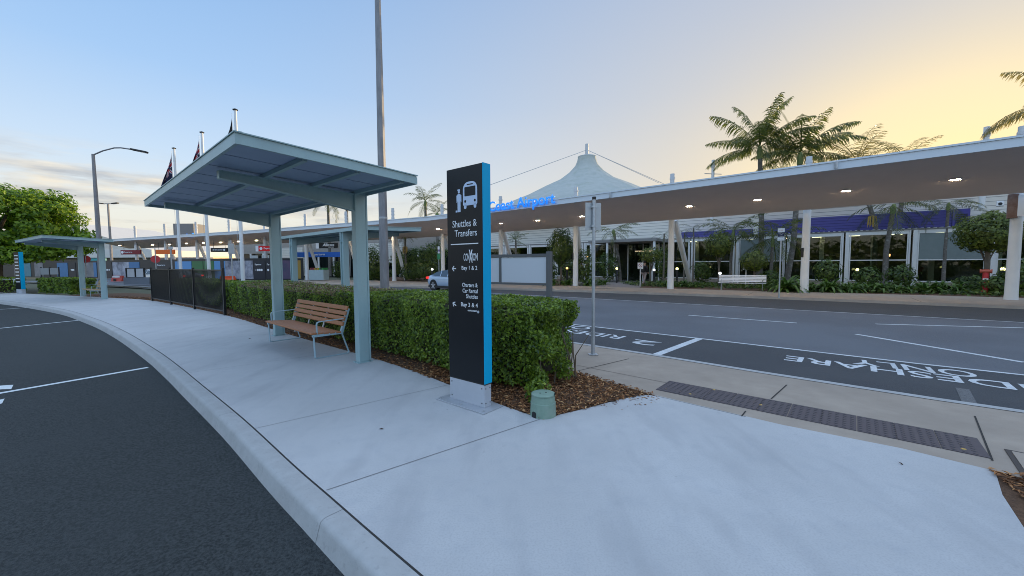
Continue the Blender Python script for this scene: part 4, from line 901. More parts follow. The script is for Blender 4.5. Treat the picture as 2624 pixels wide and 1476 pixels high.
# ------------------------------------------------------------------ white hall far left, hoarding, signs
hall = thing('airport_hall', 'long pale hall with a sunlit roof beyond the hoarding', 'building', (0, 0, 0))
def hbox(x0, x1, y0, y1, z0, z1, name, m): return MB().box(x0, x1, y0, y1, z0, z1).build(name, m, hall)
hbox(-150, -66, 86, 110, 0, 3.5, 'wall', mat('hall shade', (.16, .155, .15), .7, (.2, .19, .18), 2))
hbox(-112, -77, 84.6, 110, 3.5, 5.2, 'fascia_band', mat('hall white', (.62, .62, .60), .6, (.68, .67, .64), 1)); hbox(-150, -112, 84, 110, .6, 6.5, 'ribbed_wall', clad_v)
MB().add([(-77.5, 84.7, 5.2), (-77.5, 110, 5.2), (-99, 110, 11.4), (-99, 84.7, 11.4), (-99, 84.7, 5.2), (-99, 110, 5.2)], [(0, 1, 2, 3), (0, 3, 4), (1, 5, 2)]).build('roof', mat('hall roof', (.62, .58, .52), .6, (.66, .62, .55), 1), hall)
MB().add([(-150, 84, 6.5), (-112, 84, 6.5), (-112, 104, 11), (-150, 104, 11), (-150, 104, 6.5), (-112, 104, 6.5)], [(0, 1, 2, 3), (0, 3, 4), (1, 5, 2), (2, 5, 4, 3)]).build('roof', MATS['hall roof'], hall)
hbox(-75, -70.5, 88, 92, 8, 11, 'plant_box', mat('plant grey', (.22, .21, .21), .7))
ho = thing('hoarding', 'dark construction hoarding covered with posters and direction boards', 'hoarding', (0, 0, 0))
HL = [(-88, 65), (-72, 60), (-60, 56.5), (-45, 50.5), (-33, 45.2), (-26.5, 43.6), (-23.6, 44.7)]
hd_m = mat('hoarding dark', (.012, .014, .018), .5, (.017, .02, .026), 2)
for i in range(len(HL) - 1): MB().bar((*HL[i], 1.23), (*HL[i + 1], 1.23), .08, 2.45).build('board', hd_m, ho)
def hit(px):
    k = (px - 1312) / 1010 + .0000
    for i in range(len(HL) - 1):
        a, b = Vector(HL[i]), Vector(HL[i + 1]); den = (b.x - a.x) - k * (b.y - a.y); t = (k * a.y - a.x) / den
        if -.001 <= t <= 1.001: return a.lerp(b, t)
def poster(px0, px1, m, z0=.15, z1=2.2, name='poster'):
    a, b = hit(px0), hit(px1); d = (b - a).normalized(); n = Vector((d.y, -d.x)) * .06
    return MB().bar((*(a + n), (z0 + z1) / 2), (*(b + n), (z0 + z1) / 2), .02, z1 - z0).build(name, m, ho), a + n * 1.3, b + n * 1.3, math.atan2(d.y, d.x)
pm = lambda n, c, c2=None, s=1.5: mat('poster ' + n, c, .5, c2, s, detail=3)
teal, blue, bluel, grn, grey, photo, purp = pm('teal', (.045, .19, .26), (.06, .23, .30)), pm('blue', (.03, .15, .34), (.04, .18, .38)), pm('light blue', (.08, .28, .58)), pm('green', (.02, .15, .05)), pm('grey', (.14, .145, .16), (.24, .24, .26), .8), pm('photo', (.08, .09, .13), (.46, .48, .56), 1.1), pm('purple', (.04, .06, .12), (.16, .08, .16), .6)
for a_, b_, m_ in ((40, 52, grey), (56, 82, teal), (92, 114, grey), (150, 177, blue), (213, 243, grey), (243, 251, blue), (292, 334, photo), (334, 361, blue), (452, 494, bluel), (495, 523, grn), (525, 551, grn), (552, 580, bluel), (580, 651, photo), (724, 746, purp), (748, 763, teal), (763, 772, pm('ochre', (.40, .26, .05)))): poster(a_, b_, m_)
for a_, b_, tx_ in ((183, 197, '←●●●'), (268, 290, '←●●●'), (402, 440, 'Departures'), (653, 682, 'Departures'), (686, 697, 'Dep')):
    _, A_, B_, an = poster(a_, b_, black_p if False else pm('navy', (.014, .018, .03)))
    w_ = (B_ - A_).length
    if 'D' in tx_:
        me = text_mesh(tx_, w_ * .55, .24, .01, .02, 'LEFT'); q = A_.lerp(B_, .12); me.transform(upright(q.x, q.y, 1.62, an)); me.materials.append(letter_w); link('lettering', me, ho)
    mb = MB()
    for k in range(3 if 'Dep' != tx_ else 1):
        q = A_.lerp(B_, .36 + k * .17); mb.lathe([(.13, 0), (.13, .02)], 12); 
        for v_ in range(len(mb.v) - 24, len(mb.v)): x_, y_, z_ = mb.v[v_]; mb.v[v_] = (q.x + x_ * math.cos(an), q.y + x_ * math.sin(an) - z_, 1.15 + y_)
    q = A_.lerp(B_, .1); r2 = A_.lerp(B_, .24); mb.bar((q.x, q.y - .02, 1.15), (r2.x, r2.y - .02, 1.15), .02, .06); mb.build('symbol', letter_w, ho)
def hung(name, label, px0, px1, y0, y1, Y, m, words=None, wfrac=(.3, .9), hfrac=.5, tm_=None, rods=True, edge=None, slope=0.):
    a, b = atY(px0, y0, Y), atY(px1, y1, Y + slope); z0, z1 = b.z, a.z
    r_ = thing(name, label, 'sign', (a.x, a.y, z0), math.atan2(b.y - a.y, b.x - a.x)); w_ = (b.xy - a.xy).length; h_ = z1 - z0
    MB().box(0, w_, -.1, .1, 0, h_).build('panel', m, r_, bevel=.01)
    if edge: MB().box(-.32, -.005, -.11, .11, -.03, h_ + .03).build('end_cap', edge, r_)
    if words: text(words, upright(w_ * wfrac[0], -.103, h_ * (1 - hfrac) / 2), w_ * (wfrac[1] - wfrac[0]), h_ * hfrac, tm_ or letter_w, r_, 'lettering', .01, .02, 'LEFT')
    if rods:
        for t in (.15, .85): MB().tube([(w_ * t, 0, h_), (w_ * t, 0, h_ + .9)], .02, 6).build('rod', dark_p, r_)
    return r_, w_, h_
def splash(r_, x, z, s_):
    MB().lathe([(s_, 0), (s_, .01)], 12).build('logo', letter_w, r_).matrix_local = Matrix.Translation((x, -.1005, z)) @ Matrix.Rotation(R(90), 4, 'X')
hung('hanging_sign', 'orange sign hanging below the walkway roof beside a round red sign', 400, 448, 640, 651, 50.5, mat('orange', (.85, .15, .015), .45), None, edge=None)
r_, w_, h_ = hung('hanging_sign', 'dark red sign hanging in front of the pale hall', 310.5, 361, 641, 652, 55, mat('dark red', (.20, .008, .02), .45), 'Departures', (.18, .60), .36); splash(r_, w_ * .09, h_ * .5, h_ * .3)
r_, w_, h_ = hung('hanging_sign', 'black sign hanging behind the middle flag pole', 541, 584, 635.5, 645.5, 47, black_p, 'AIR NEW ZEALAND', (.12, .72), .28); splash(r_, w_ * .82, h_ * .5, h_ * .26)
r_, w_, h_ = hung('hanging_sign', 'bright red sign with a white end hanging left of the shelter post', 663.5, 702, 630.5, 643.5, 44, mat('bright red', (.75, .012, .015), .45), 'Departures', (.36, 1.0), .42, edge=white_gl); splash(r_, w_ * .17, h_ * .5, h_ * .28)
r_, w_, h_ = hung('hanging_sign', 'black sign with bold white italic lettering under the walkway roof', 818, 866, 622, 636, 41.5, black_p, None, edge=white_gl)
me = text_mesh('Alliance', w_ * .62, h_ * .52, .01, .045, 'LEFT'); me.transform(Matrix.Translation((w_ * .2, -.103, h_ * .34)) @ Matrix.Rotation(R(90), 4, 'X') @ Matrix.Shear('XZ', 4, (0, 0)) @ Matrix(((1, .2, 0, 0), (0, 1, 0, 0), (0, 0, 1, 0), (0, 0, 0, 1)))); me.materials.append(letter_w); link('lettering', me, r_)
text('AIRLINES', upright(w_ * .50, -.103, h_ * .12), w_ * .3, h_ * .13, letter_w, r_, 'lettering', .01, .02, 'LEFT')
hung('departures_sign', 'long blue departures sign band on the terminal wall', 743, 881, 646.5, 658.5, 50, mat('band blue', (.015, .13, .52), .4), 'Departures', (.40, .66), .55, rods=False)
hung('wall_sign', 'small aqua sign between the distant shelter posts', 231, 272, 662.5, 672, 66, mat('aqua', (.05, .34, .36), .5), None, rods=False)
for px, lab in ((219, 'round red sign on a thin pole between the distant shelter posts'), (398.5, 'round red sign on a thin pole left of the black fence')):
    p = atY(px, 664, 33); r_ = thing('round_sign', lab, 'road sign', (p.x, p.y, 0), math.atan2(-p.x, p.y), 'round red signs')
    mb = MB(); mb.lathe([(.31, 0), (.31, .012)], 24); o = mb.build('disc', mat('sign red', (.55, .045, .05), .5), r_); o.matrix_local = Matrix.Translation((0, .03, p.z)) @ Matrix.Rotation(R(90), 4, 'X')
    MB().tube([(0, 0, 0), (0, 0, p.z + .9)], .035, 8).build('pole', galv, r_)
def signpole(name, label, px, ytop, Y, plates, cat='sign post', z0=0., r=.03, ry=None):
    p = atY(px, ytop, Y); r_ = thing(name, label, cat, (p.x, p.y, z0), math.atan2(-p.x, p.y) if ry is None else ry)
    MB().tube([(0, 0, 0), (0, 0, p.z - z0)], r, 10).build('pole', galv, r_, smooth=True)
    for (w_, zt0, zt1, m_) in plates: MB().box(-w_ / 2, w_ / 2, -r - .02, -r - .002, p.z - z0 - zt1, p.z - z0 - zt0).build('plate', m_, r_)
    return r_, p.z - z0
alu = MATS['aluminium']
signpole('sign_post', 'grey sign seen from behind between the second and third flag poles', 591.5, 616, 21, [(.27, .17, .72, alu)])
signpole('lamp_pole', 'short grey pole with a round cap in front of the orange sign', 437, 632, 33, [(.28, .0, .2, alu)], 'pole', r=.06)
bs, hb = signpole('bus_stop_sign', 'white and blue parking sign on a slim pole at the terminal kerb', 2002.5, 584, 18.45, [(.27, .02, .20, white_gl), (.24, .215, .40, mat('navy', (.012, .02, .06), .45)), (.27, .41, .585, white_gl)], 'sign post', r=.032, ry=R(-40))
for zz, s_, m_ in ((.14, 'P 10', mat('sign red letters', (.55, .02, .03), .5)), (.27, 'Pick up', letter_w), (.35, 'only', letter_w), (.48, 'No standing', mat('ink', (.02, .04, .16), .5)), (.55, 'any time', MATS['ink'])): text(s_, upright(0, -.0525, hb - zz), .19 if len(s_) > 5 else .12, .05, m_, bs, 'lettering', .001)
ps, hp = signpole('parking_sign', 'small white and green sign beside a walkway column behind the car', 1124, 631, 32.5, [(.16, .02, .26, white_gl), (.14, .28, .42, mat('mauve', (.25, .15, .35), .5)), (.16, .44, .58, white_gl), (.24, .60, 1.08, mat('sign green', (.03, .22, .09), .5))], 'sign post')
for px, ybase, lab, Y in ((1912, 717, 'no-smoking sign above the white bench back', 26.4), (1641, 734, 'no-smoking sign beside the person by the entrance path', 28.4)):
    p = atY(px, 684 if Y < 27 else 682, Y); r_ = thing('no_smoking_sign', lab, 'sign', (p.x, p.y, 0), math.atan2(-p.x, p.y), 'no-smoking signs')
    MB().box(-.03, .03, -.015, .015, 0, p.z + .2).build('post', white, r_); MB().box(-.19, .19, -.03, -.016, p.z - .2, p.z + .25).build('plate', white_gl, r_)
    mb = MB(); M = Matrix.Translation((0, -.031, p.z + .06)) @ Matrix.Rotation(R(90), 4, 'X')
    for k in range(20):
        a, b = 2 * math.pi * k / 20, 2 * math.pi * (k + 1) / 20; mb.add([M @ Vector((q * math.cos(t), q * math.sin(t), 0)) for q, t in ((.13, a), (.13, b), (.10, b), (.10, a))], [(0, 1, 2, 3)])
    mb.bar(M @ Vector((-.08, .08, 0)), M @ Vector((.08, -.08, 0)), .03, .004, up=(0, 1, 0)); mb.build('symbol', mat('symbol red', (.30, .05, .06), .5), r_)
    MB().box(-.1, .1, -.0325, -.0305, p.z - .15, p.z - .12).build('lettering', dark_p, r_)
# notice board behind the hedge
nb_a, nb_b = Vector((.68, 7.6)), Vector((-1.15, 8.75)); d = nb_b - nb_a
nb = thing('notice_board', 'two white blank boards in a grey steel frame behind the hedge', 'notice board', (*nb_a, -.01), math.atan2(d.y, d.x)); gf = mat('frame grey', (.13, .135, .14), .45)
Lw = d.length
for x in (-.045, Lw + .0): MB().box(x - .045, x + .045, -.045, .045, 0, 1.90).build('post', gf, nb)
MB().box(0, Lw, -.025, .025, 1.80, 1.86).build('rail', gf, nb); MB().box(0, Lw, -.025, .025, 1.245, 1.285).build('rail', gf, nb); MB().box(Lw / 2 - .025, Lw / 2 + .025, -.026, .026, 1.286, 1.80).build('mullion', gf, nb)
wbm = mat('whiteboard', (.66, .70, .76), .18, spec=.6)
MB().box(.02, Lw / 2 - .03, -.012, .012, 1.29, 1.795).build('board', wbm, nb); MB().box(Lw / 2 + .03, Lw - .02, -.012, .012, 1.29, 1.795).build('board', wbm, nb)

# recycling station, barriers, boards, hydrant, bollards, camera
rs = thing('recycling_station', 'pale blue recycling bin enclosure with coloured lids under the walkway', 'bin station', (-21.0, 43.0, 0), R(-12))
MB().box(-.95, .85, -.45, .45, .04, 1.15).build('cabinet', mat('cabinet', (.34, .44, .46), .5, (.38, .48, .5), 3), rs, bevel=.02); MB().box(-.9, .8, -.4, .4, 0, .04).build('plinth', dark_p, rs)
for k, c in enumerate(((.30, .03, .03), (.60, .38, .03), (.05, .32, .08))):
    l_ = MB().box(-.85 + k * .57, -.36 + k * .57, -.40, .40, 1.152, 1.36).build('lid', mat('lid %d' % k, c, .5), rs, bevel=.03); MB().box(-.72 + k * .57, -.49 + k * .57, -.41, -.401, 1.2, 1.31).build('slot', dark_p, l_)
for px0, px1, Y, lab, m_ in ((566, 602, 39, 'orange plastic road barrier in front of the posters', mat('barrier orange', (.75, .09, .02), .5)), (289, 316, 43, 'red and white road barrier beside the info board', mat('barrier red', (.45, .05, .03), .5))):
    a, b = atY(px0, 710, Y), atY(px1, 710, Y); r_ = thing('road_barrier', lab, 'barrier', (a.x, a.y, 0)); w_ = b.x - a.x
    MB().add([(0, -.28, 0), (w_, -.28, 0), (w_, .28, 0), (0, .28, 0), (0, -.12, .4), (w_, -.12, .4), (w_, .12, .4), (0, .12, .4), (.04, -.09, .62), (w_ - .04, -.09, .62), (w_ - .04, .09, .62), (.04, .09, .62)], [(0, 1, 5, 4), (1, 2, 6, 5), (2, 3, 7, 6), (3, 0, 4, 7), (4, 5, 9, 8), (5, 6, 10, 9), (6, 7, 11, 10), (7, 4, 8, 11), (8, 9, 10, 11)]).build('body', m_, r_)
    MB().box(w_ * .3, w_ * .5, -.31, -.28, .05, .3).build('slot', dark_p, r_)
    if Y > 40: MB().box(.1, w_ * .75, -.14, -.10, .42, .58).build('white_panel', white_gl, r_)
ib = thing('info_board', 'two white info panels on a grey base behind the hedge, left of the fence', 'info board', (*atY(350, 700, 36).xy, 0), R(30))
MB().box(-.85, .9, -.25, .25, 0, .62).build('base', mat('base grey', (.20, .235, .29), .6), ib)
for x in (-.38, .22): MB().box(x - .24, x + .24, -.05, 0, .66, 1.42).build('panel', wbm, ib)
MB().box(-.75, .6, .01, .06, .62, 1.48).build('backing', dark_p, ib)
ib2 = thing('info_board', 'pair of pale panels on dark legs in front of the far hoarding', 'info board', (*atY(132, 700, 40).xy, 0), R(35))
for x in (-.45, .2): MB().box(x - .28, x + .28, -.05, 0, .85, 1.5).build('panel', pm('pale', (.34, .36, .37)), ib2)
for x in (-.7, -.1, .5): MB().box(x - .05, x + .05, .0, .1, 0, 1.6).build('leg', dark_p, ib2)
hy = thing('hydrant', 'red fire hydrant standpipe in the garden bed at the far right', 'hydrant', (23.75, 19.75, 0), R(-50))
red_m = mat('hydrant red', (.50, .025, .035), .5, (.60, .05, .05), 4)
MB().tube([(0, 0, 0), (0, 0, 1.12)], .115, 16).build('standpipe', red_m, hy, smooth=True); mb = MB(); mb.tube([(-.17, -.05, 1.17), (.17, -.05, 1.17)], .085, 14); mb.tube([(0, 0, 1.08), (0, 0, 1.28)], .10, 12); mb.build('outlet_head', mat('hydrant orange', (.45, .09, .05), .5), hy, smooth=True)
for x in (-.18, .18): MB().tube([(x - .025, -.05, 1.17), (x + .025, -.05, 1.17)], .105, 14).build('cap', MATS['hydrant orange'], hy)
MB().box(-.09, .09, -.124, -.112, .72, .82).build('label_plate', white_gl, hy)
for px, yy, Y, m_, lab in ((1453, 687, 31, warm_e, 'warm round bollard light among the shrubs left of the entrance'), (1580.5, 688, 34, boll_e, 'yellow bollard light beside the entrance porch post'), (1676, 691.5, 31, boll_w, 'white bollard light right of the person'), (1735, 688.5, 29.5, boll_e, 'yellow bollard light behind the leaning white strut'), (1845, 700, 28, boll_w, 'small white bollard light left of the white bench'), (2197, 691, 27, boll_e, 'yellow bollard light behind the twin palm trunks'), (2570, 689, 20.3, boll_e, 'yellow bollard light beside the column at the right edge'), (1107.5, 690, 34, boll_w, 'pale bollard light behind the car roof')):
    p = atY(px, yy, Y); r_ = thing('bollard_light', lab, 'bollard light', (p.x, p.y, 0), 0, 'garden bollard lights'); z = max(p.z, .5)
    MB().tube([(0, 0, 0), (0, 0, z - .1)], .075, 10).build('post', dark_p, r_); MB().lathe([(.07, -.08), (.09, -.04), (.095, 0), (.075, .05), (.03, .08)], 12, (0, 0, z)).build('globe', m_, r_, smooth=True)
p = atY(2563, 523, 22); cc = thing('security_camera', 'white boxy security camera on the wall beside the right-hand column', 'camera', p, R(-50)); MB().box(-.14, .14, -.2, .25, -.12, .16).build('housing', white_gl, cc, bevel=.03); MB().tube([(0, -.21, .0), (0, -.205, .0)], .08, 12).build('lens', dark_p, cc); MB().tube([(0, .2, 0), (0, 1.6, 0)], .03, 6).build('arm', galv, cc)
x, y = cols[1]; bx = thing('sign_box', 'square white sign box with a rusty bracket on the column at the right edge', 'sign box', (x, y, 4.0), R(-48))
MB().box(-.02, .7, -.42, -.3, -.45, .42).build('panel', white_gl, bx); MB().box(-.28, -.0, -.40, .1, -.5, .5).build('bracket', mat('rust', (.19, .10, .07), .9, (.28, .19, .15), 6), bx); MB().tube([(-.12, -.2, .5), (-.12, -.2, .8)], .05, 8).build('conduit', galv, bx)

# ------------------------------------------------------------------ vegetation
palm_leaf = leafmat('palm leaf', (.024, .05, .012), (.15, .175, .03), .5, (.36, .27, .05))
palm_backlit = leafmat('backlit palm leaf', (.15, .125, .04), (.36, .30, .09), .5)  # paler copy of the palm leaf, backlight painted into its colour
bush_leaf = leafmat('shrub leaf', (.018, .048, .012), (.13, .20, .035), .32, (.26, .27, .06))
ball_leaf = leafmat('ball tree leaf', (.040, .068, .014), (.20, .25, .04), .35, (.34, .30, .06))
strap_leaf = leafmat('strap leaf', (.025, .07, .015), (.17, .29, .045), .35)
tree_leaf = leafmat('tree leaf', (.045, .125, .012), (.30, .46, .025), .5, (.52, .54, .04))
trunk_m = mat('palm trunk', (.10, .088, .072), .85, (.20, .18, .155), 7, .5, 14, stretch=(1, 1, 4)); mixnoise(trunk_m, 5, .55, .7, (.42, .41, .38), .5)
bark_m = mat('bark', (.10, .08, .06), .95, (.19, .155, .12), 9, .8, 20, stretch=(1, 1, .3))
shaft_m = mat('crownshaft', (.13, .20, .06), .5, (.22, .26, .08), 3, stretch=(1, 1, .3))
def blade_mesh(name, quads, m, parent):
    V = np.array(quads, float).reshape(-1, 3); n = len(quads); me = bpy.data.meshes.new(name); me.vertices.add(len(V)); me.vertices.foreach_set('co', V.ravel())
    me.loops.add(4 * n); me.loops.foreach_set('vertex_index', np.arange(4 * n, dtype=np.int32)); me.polygons.add(n); me.polygons.foreach_set('loop_start', (np.arange(n) * 4).astype(np.int32)); me.update(calc_edges=True); me.materials.append(m)
    return link(name, me, parent)
def frond(Q, base, az, el, ln, rr_, arch=1.1, nl=26, lw=.042, ll=.55, hang=.55):
    p = Vector(base); k = 12; e = el; pts = [p.copy()]; dirs = []
    for i in range(k):
        d = Vector((math.cos(az) * math.cos(e), math.sin(az) * math.cos(e), math.sin(e))); p = p + d * (ln / k); pts.append(p.copy()); dirs.append(d); e -= arch / k * (.5 + 1.1 * i / k)
    for i in range(k):       # midrib
        s = Vector((-math.sin(az), math.cos(az), 0)) * (.03 * (1 - i / k) + .008) * ln / 3; Q.append([pts[i] - s, pts[i] + s, pts[i + 1] + s * .8, pts[i + 1] - s * .8])
    sdv = Vector((-math.sin(az), math.cos(az), 0))
    for j in range(nl):
        t = .14 + .86 * j / nl; i = min(int(t * k), k - 1); q = pts[i].lerp(pts[i + 1], t * k - i); d = dirs[i]; up = sdv.cross(d)
        if up.z < 0: up = -up
        l_ = ll * ln / 2.6 * (math.sin(math.pi * min(1, .18 + .82 * t)) ** .6 + .15) * rr_.uniform(.8, 1.1)
        for s_ in (-1, 1):
            v = (sdv * s_ * .80 + d * .62 + Vector((0, 0, -hang * rr_.uniform(.5, 1.3)))+ up * .2).normalized(); w = d * lw * ln / 2.6 * .5
            m_ = q + v * l_ * .55; tip = q + (v + Vector((0, 0, -.28 * hang))).normalized() * l_
            Q.append([q - w * .6, q + w * .6, m_ + w, m_ - w]); Q.append([m_ - w, m_ + w, tip + w * .1, tip - w * .1])
def palm(name, label, pts, r, nf, ln, seed, m=palm_leaf, group=None, elr=(-.25, 1.25), shaft=True, seedpod=None, azs=None, hang=.55, nl=26, arch=1.15, spear=None):
    rr_ = random.Random(seed); base = Vector(pts[0]); root = thing(name, label, 'palm', base, 0, group); P = [Vector(p) - base for p in pts]
    rs = [r * (1.15 - .35 * i / (len(P) - 1)) for i in range(len(P))]
    MB().tube(P, rs, 12).build('trunk', trunk_m, root, smooth=True); top = P[-1]; d = (P[-1] - P[-2]).normalized()
    if shaft: MB().tube([top - d * .05, top + d * .25 * ln * .5, top + d * .42 * ln * .5], [r * .95, r * 1.1, r * .45], 10).build('crownshaft', shaft_m, root, smooth=True); top = top + d * .40 * ln * .5
    Q = []
    for k in range(nf):
        az = azs[k % len(azs)] + rr_.uniform(-.15, .15) if azs else 2 * math.pi * (k * .382 + rr_.uniform(-.05, .05)); el = elr[1] - (elr[1] - elr[0]) * (k / max(1, nf - 1)) + rr_.uniform(-.12, .12)
        frond(Q, top - d * .12 * k / nf, az, el, ln * rr_.uniform(.8, 1.1), rr_, arch * rr_.uniform(.75, 1.3), nl, hang=hang)
    if spear is not None: frond(Q, top, spear, 1.25, ln * 1.05, rr_, .25, 30, ll=.30, hang=.2)
    blade_mesh('crown', Q, m, root)
    if seedpod:
        mb = MB(); c = P[-1] - d * seedpod
        for k in range(34):
            a = rr_.uniform(0, 6.3); o_ = Vector((math.cos(a), math.sin(a), 0)) * rr_.uniform(.1, .32); mb.tube([c, c + o_ * .8 + Vector((0, 0, -.1)), c + o_ + Vector((0, 0, -rr_.uniform(.5, .85)))], [.02, .018, .012], 4)
        mb.build('seed_cluster', mat('seeds', (.42, .27, .05), .8, (.55, .38, .10), 20), root)
    return root
g_p = 'palms rising behind the walkway'
p1t, p2t = atY(1948, 388, 30), atY(2050, 402, 29)
palm('palm_tree', 'tall palm behind the walkway roof with one frond pointing straight up, left of the pair', [(19.2, 30.6, 0), (19.1, 30.3, 4), p1t - Vector((0, 0, .5))], .19, 18, 4.2, 21, group=g_p, elr=(-.15, 1.35), nl=48, hang=.95, arch=.95, spear=.2)
palm('palm_tree', 'tall palm with a speckled leaning trunk, right of the pair behind the walkway roof', [(20.6, 29.6, 0), (20.9, 29.4, 3), p2t - Vector((0, 0, .5))], .19, 17, 3.9, 22, group=g_p, elr=(-.15, 1.35), nl=48, hang=.95, arch=.95, spear=2.6)
q = atY(2205, 402, 28); palm('palm_tree', 'palm with sunlit pale fronds just clearing the roof right of the tall pair', [(25.9, 28.2, 0), (25.7, 28, 4), q - Vector((0, 0, .9))], .14, 15, 3.2, 23, palm_backlit, g_p, (-.1, 1.2), seedpod=3.3)
q = atY(2320, 398, 28.5); palm('palm_tree', 'palm with thin backlit fronds beyond the roof, second right of the tall pair', [(26.9, 28.8, 0), (27.9, 28.6, 4), q - Vector((0, 0, .8))], .14, 10, 2.9, 24, palm_backlit, g_p, (-.1, 1.2))
q = atY(2742, 290, 21); palm('palm_tree', 'palm leaning in at the top right edge with drooping feathery fronds', [(29.3, 21, 0), (29.0, 21, 5), q], .2, 16, 3.7, 25, palm_backlit, g_p, (-.7, 1.1), nl=44, hang=.9)
q = atY(840, 515, 58); palm('palm_tree', 'small distant palm seen left of the near shelter post, leftmost of its pair', [(q.x, 58, 0), (q.x, 58, 6), q - Vector((0, 0, .5))], .2, 14, 3.6, 26, palm_leaf, 'distant palms', (-.6, 1.0))
q = atY(888, 518, 57); palm('palm_tree', 'small distant palm partly hidden by the right post of the near shelter', [(q.x, 57, 0), (q.x, 57, 6), q - Vector((0, 0, .5))], .2, 14, 3.6, 27, palm_leaf, 'distant palms', (-.6, 1.1))
q = atY(1090, 518, 54); palm('palm_tree', 'distant palm above the roof between the tall lamp post and the totem', [(q.x, 54, 0), (q.x, 54, 6), q - Vector((0, 0, .5))], .2, 15, 3.5, 28, palm_leaf, 'distant palms', (-.5, 1.2))
q = atY(1120, 545, 50); palm('palm_tree', 'low distant palm tuft above the roof at the left edge of the totem', [(q.x, 50, 0), (q.x, 50, 6), q - Vector((0, 0, .5))], .2, 9, 2.4, 29, palm_leaf, 'distant palms', (0, 1.2))
g_u = 'palms in the garden bed under the walkway'
def gp(px, Y): v = atY(px, 700, Y); return Vector((v.x, v.y, 0))
b_ = gp(1976, 27.6); palm('palm_tree', 'low spreading palm with a yellow-green shaft beside the parking sign', [b_, b_ + Vector((0, 0, 1.4)), b_ + Vector((.02, 0, 2.8))], .11, 17, 3.3, 41, palm_leaf, g_u, (-.45, 1.0))
b_ = gp(2418, 25.6); palm('palm_tree', 'slim grey-trunked palm in front of the blind, crown touching the soffit', [b_, b_ + Vector((0, 0, 2.5)), b_ + Vector((.05, 0, 5.0))], .095, 10, 2.2, 42, palm_leaf, g_u, (-.5, .5))
b_ = gp(2268, 27.2); palm('palm_tree', 'palm with wide drooping fronds under the soffit in front of the purple band', [b_, b_ + Vector((0, 0, 2.5)), b_ + Vector((.3, 0, 5.0))], .15, 9, 3.0, 43, palm_leaf, g_u, (-.45, .2))
b_ = gp(1872, 29.6); palm('palm_tree', 'bushy palm over the left end of the purple band with wide fronds', [b_, b_ + Vector((0, 0, 1.8)), b_ + Vector((.1, 0, 3.5))], .11, 15, 2.9, 50, palm_leaf, g_u, (-.4, .9))
for px, Y, h, lab in ((1700, 30.2, 3.9, 'thin-stemmed palm just left of the third walkway column'), (1752, 30.8, 4.0, 'thin-stemmed palm just right of the third walkway column'), (1775, 29.6, 4.3, 'thin-stemmed palm nearest the purple band end')):
    b_ = gp(px, Y); palm('palm_tree', lab, [b_, b_ + Vector((.03, 0, h * .5)), b_ + Vector((0, 0, h))], .06, 9, 1.25, int(px), palm_leaf, g_u, (-.6, .8), shaft=False, nl=12)
b_ = gp(1590, 36.0); palm('palm_tree', 'arching palm over the entrance porch', [b_, b_ + Vector((-.2, 0, 2.2)), b_ + Vector((-.6, 0, 4.2))], .14, 9, 2.7, 47, palm_leaf, g_u, (-.3, .6))
b_ = gp(1322, 37); palm('palm_tree', 'spiky palm top above the notice board', [b_, b_ + Vector((0, 0, 2)), b_ + Vector((0, 0, 3.9))], .1, 14, 1.5, 48, palm_leaf, g_u, (-.1, 1.4), shaft=False)
b_ = gp(1040, 41.5); palm('palm_tree', 'slender palm with a yellow seed cluster left of the car', [b_, b_ + Vector((0, 0, 2.2)), b_ + Vector((0, 0, 4.4))], .1, 9, 1.8, 49, palm_leaf, g_u, (-.5, .7), seedpod=.8)
def blob_pts(rg, n, c, rad, shell=.55, lump=.16):
    v = rg.normal(0, 1, (n, 3)); v /= np.linalg.norm(v, axis=1)[:, None]; f = 1 + lump * np.sin(v[:, 0] * 5.1 + c[0]) * np.sin(v[:, 1] * 4.3 + 1) + lump * .8 * np.sin(v[:, 2] * 6.7 + c[1]) * np.cos(v[:, 0] * 7.3)
    r = (shell + (1 - shell) * rg.random(n) ** .6) * f; return np.array(c) + v * r[:, None] * np.array(rad), v
def shrub(name, label, px, Y, c, rad, n, size, m, seed, trunk=None, cat='shrub', group=None):
    b_ = gp(px, Y); root = thing(name, label, cat, b_, 0, group); rg = np.random.default_rng(seed); P, Nn = blob_pts(rg, n, c, rad); P[:, 2] = np.maximum(P[:, 2], .03)
    leaves('foliage' if trunk is None else 'crown', P, Nn, size, m, root, seed=seed)
    mb = MB()
    if trunk: mb.tube([(0, 0, 0), (c[0] * .5, 0, c[2] * .5), (c[0], c[1], c[2])], [trunk, trunk * .9, trunk * .6], 8)
    for k in range(5): a = rg.random() * 6.3; mb.tube([(c[0] * .6, c[1] * .6, max(.02, c[2] * .45)), (c[0] + rad[0] * .5 * math.cos(a), c[1] + rad[1] * .5 * math.sin(a), c[2] + rad[2] * .3)], [.03, .012], 5)
    mb.build('trunk' if trunk else 'branches', bark_m, root, smooth=True); return root
shrub('ball_tree', 'clipped ball tree on thin stems behind the white bench', 1933, 25.6, (0, 0, 1.75), (.80, .8, .68), 2300, .12, ball_leaf, 51, .05, 'tree')
shrub('ball_tree', 'large round clipped tree beside the hydrant at the far right', 2530, 20.6, (-.1, 0, 3.15), (1.22, 1.2, 1.08), 5200, .15, ball_leaf, 52, .12, 'tree')
shrub('small_tree', 'bushy tree left of the leaning strut above the white bench', 1842, 28.4, (0, 0, 3.0), (.95, .9, 1.0), 2200, .15, ball_leaf, 53, .07, 'tree')
shrub('small_tree', 'tall oval green tree beside the second walkway column', 1438, 31.0, (0, 0, 2.9), (1.05, 1, 1.55), 3400, .16, bush_leaf, 54, .08, 'tree')
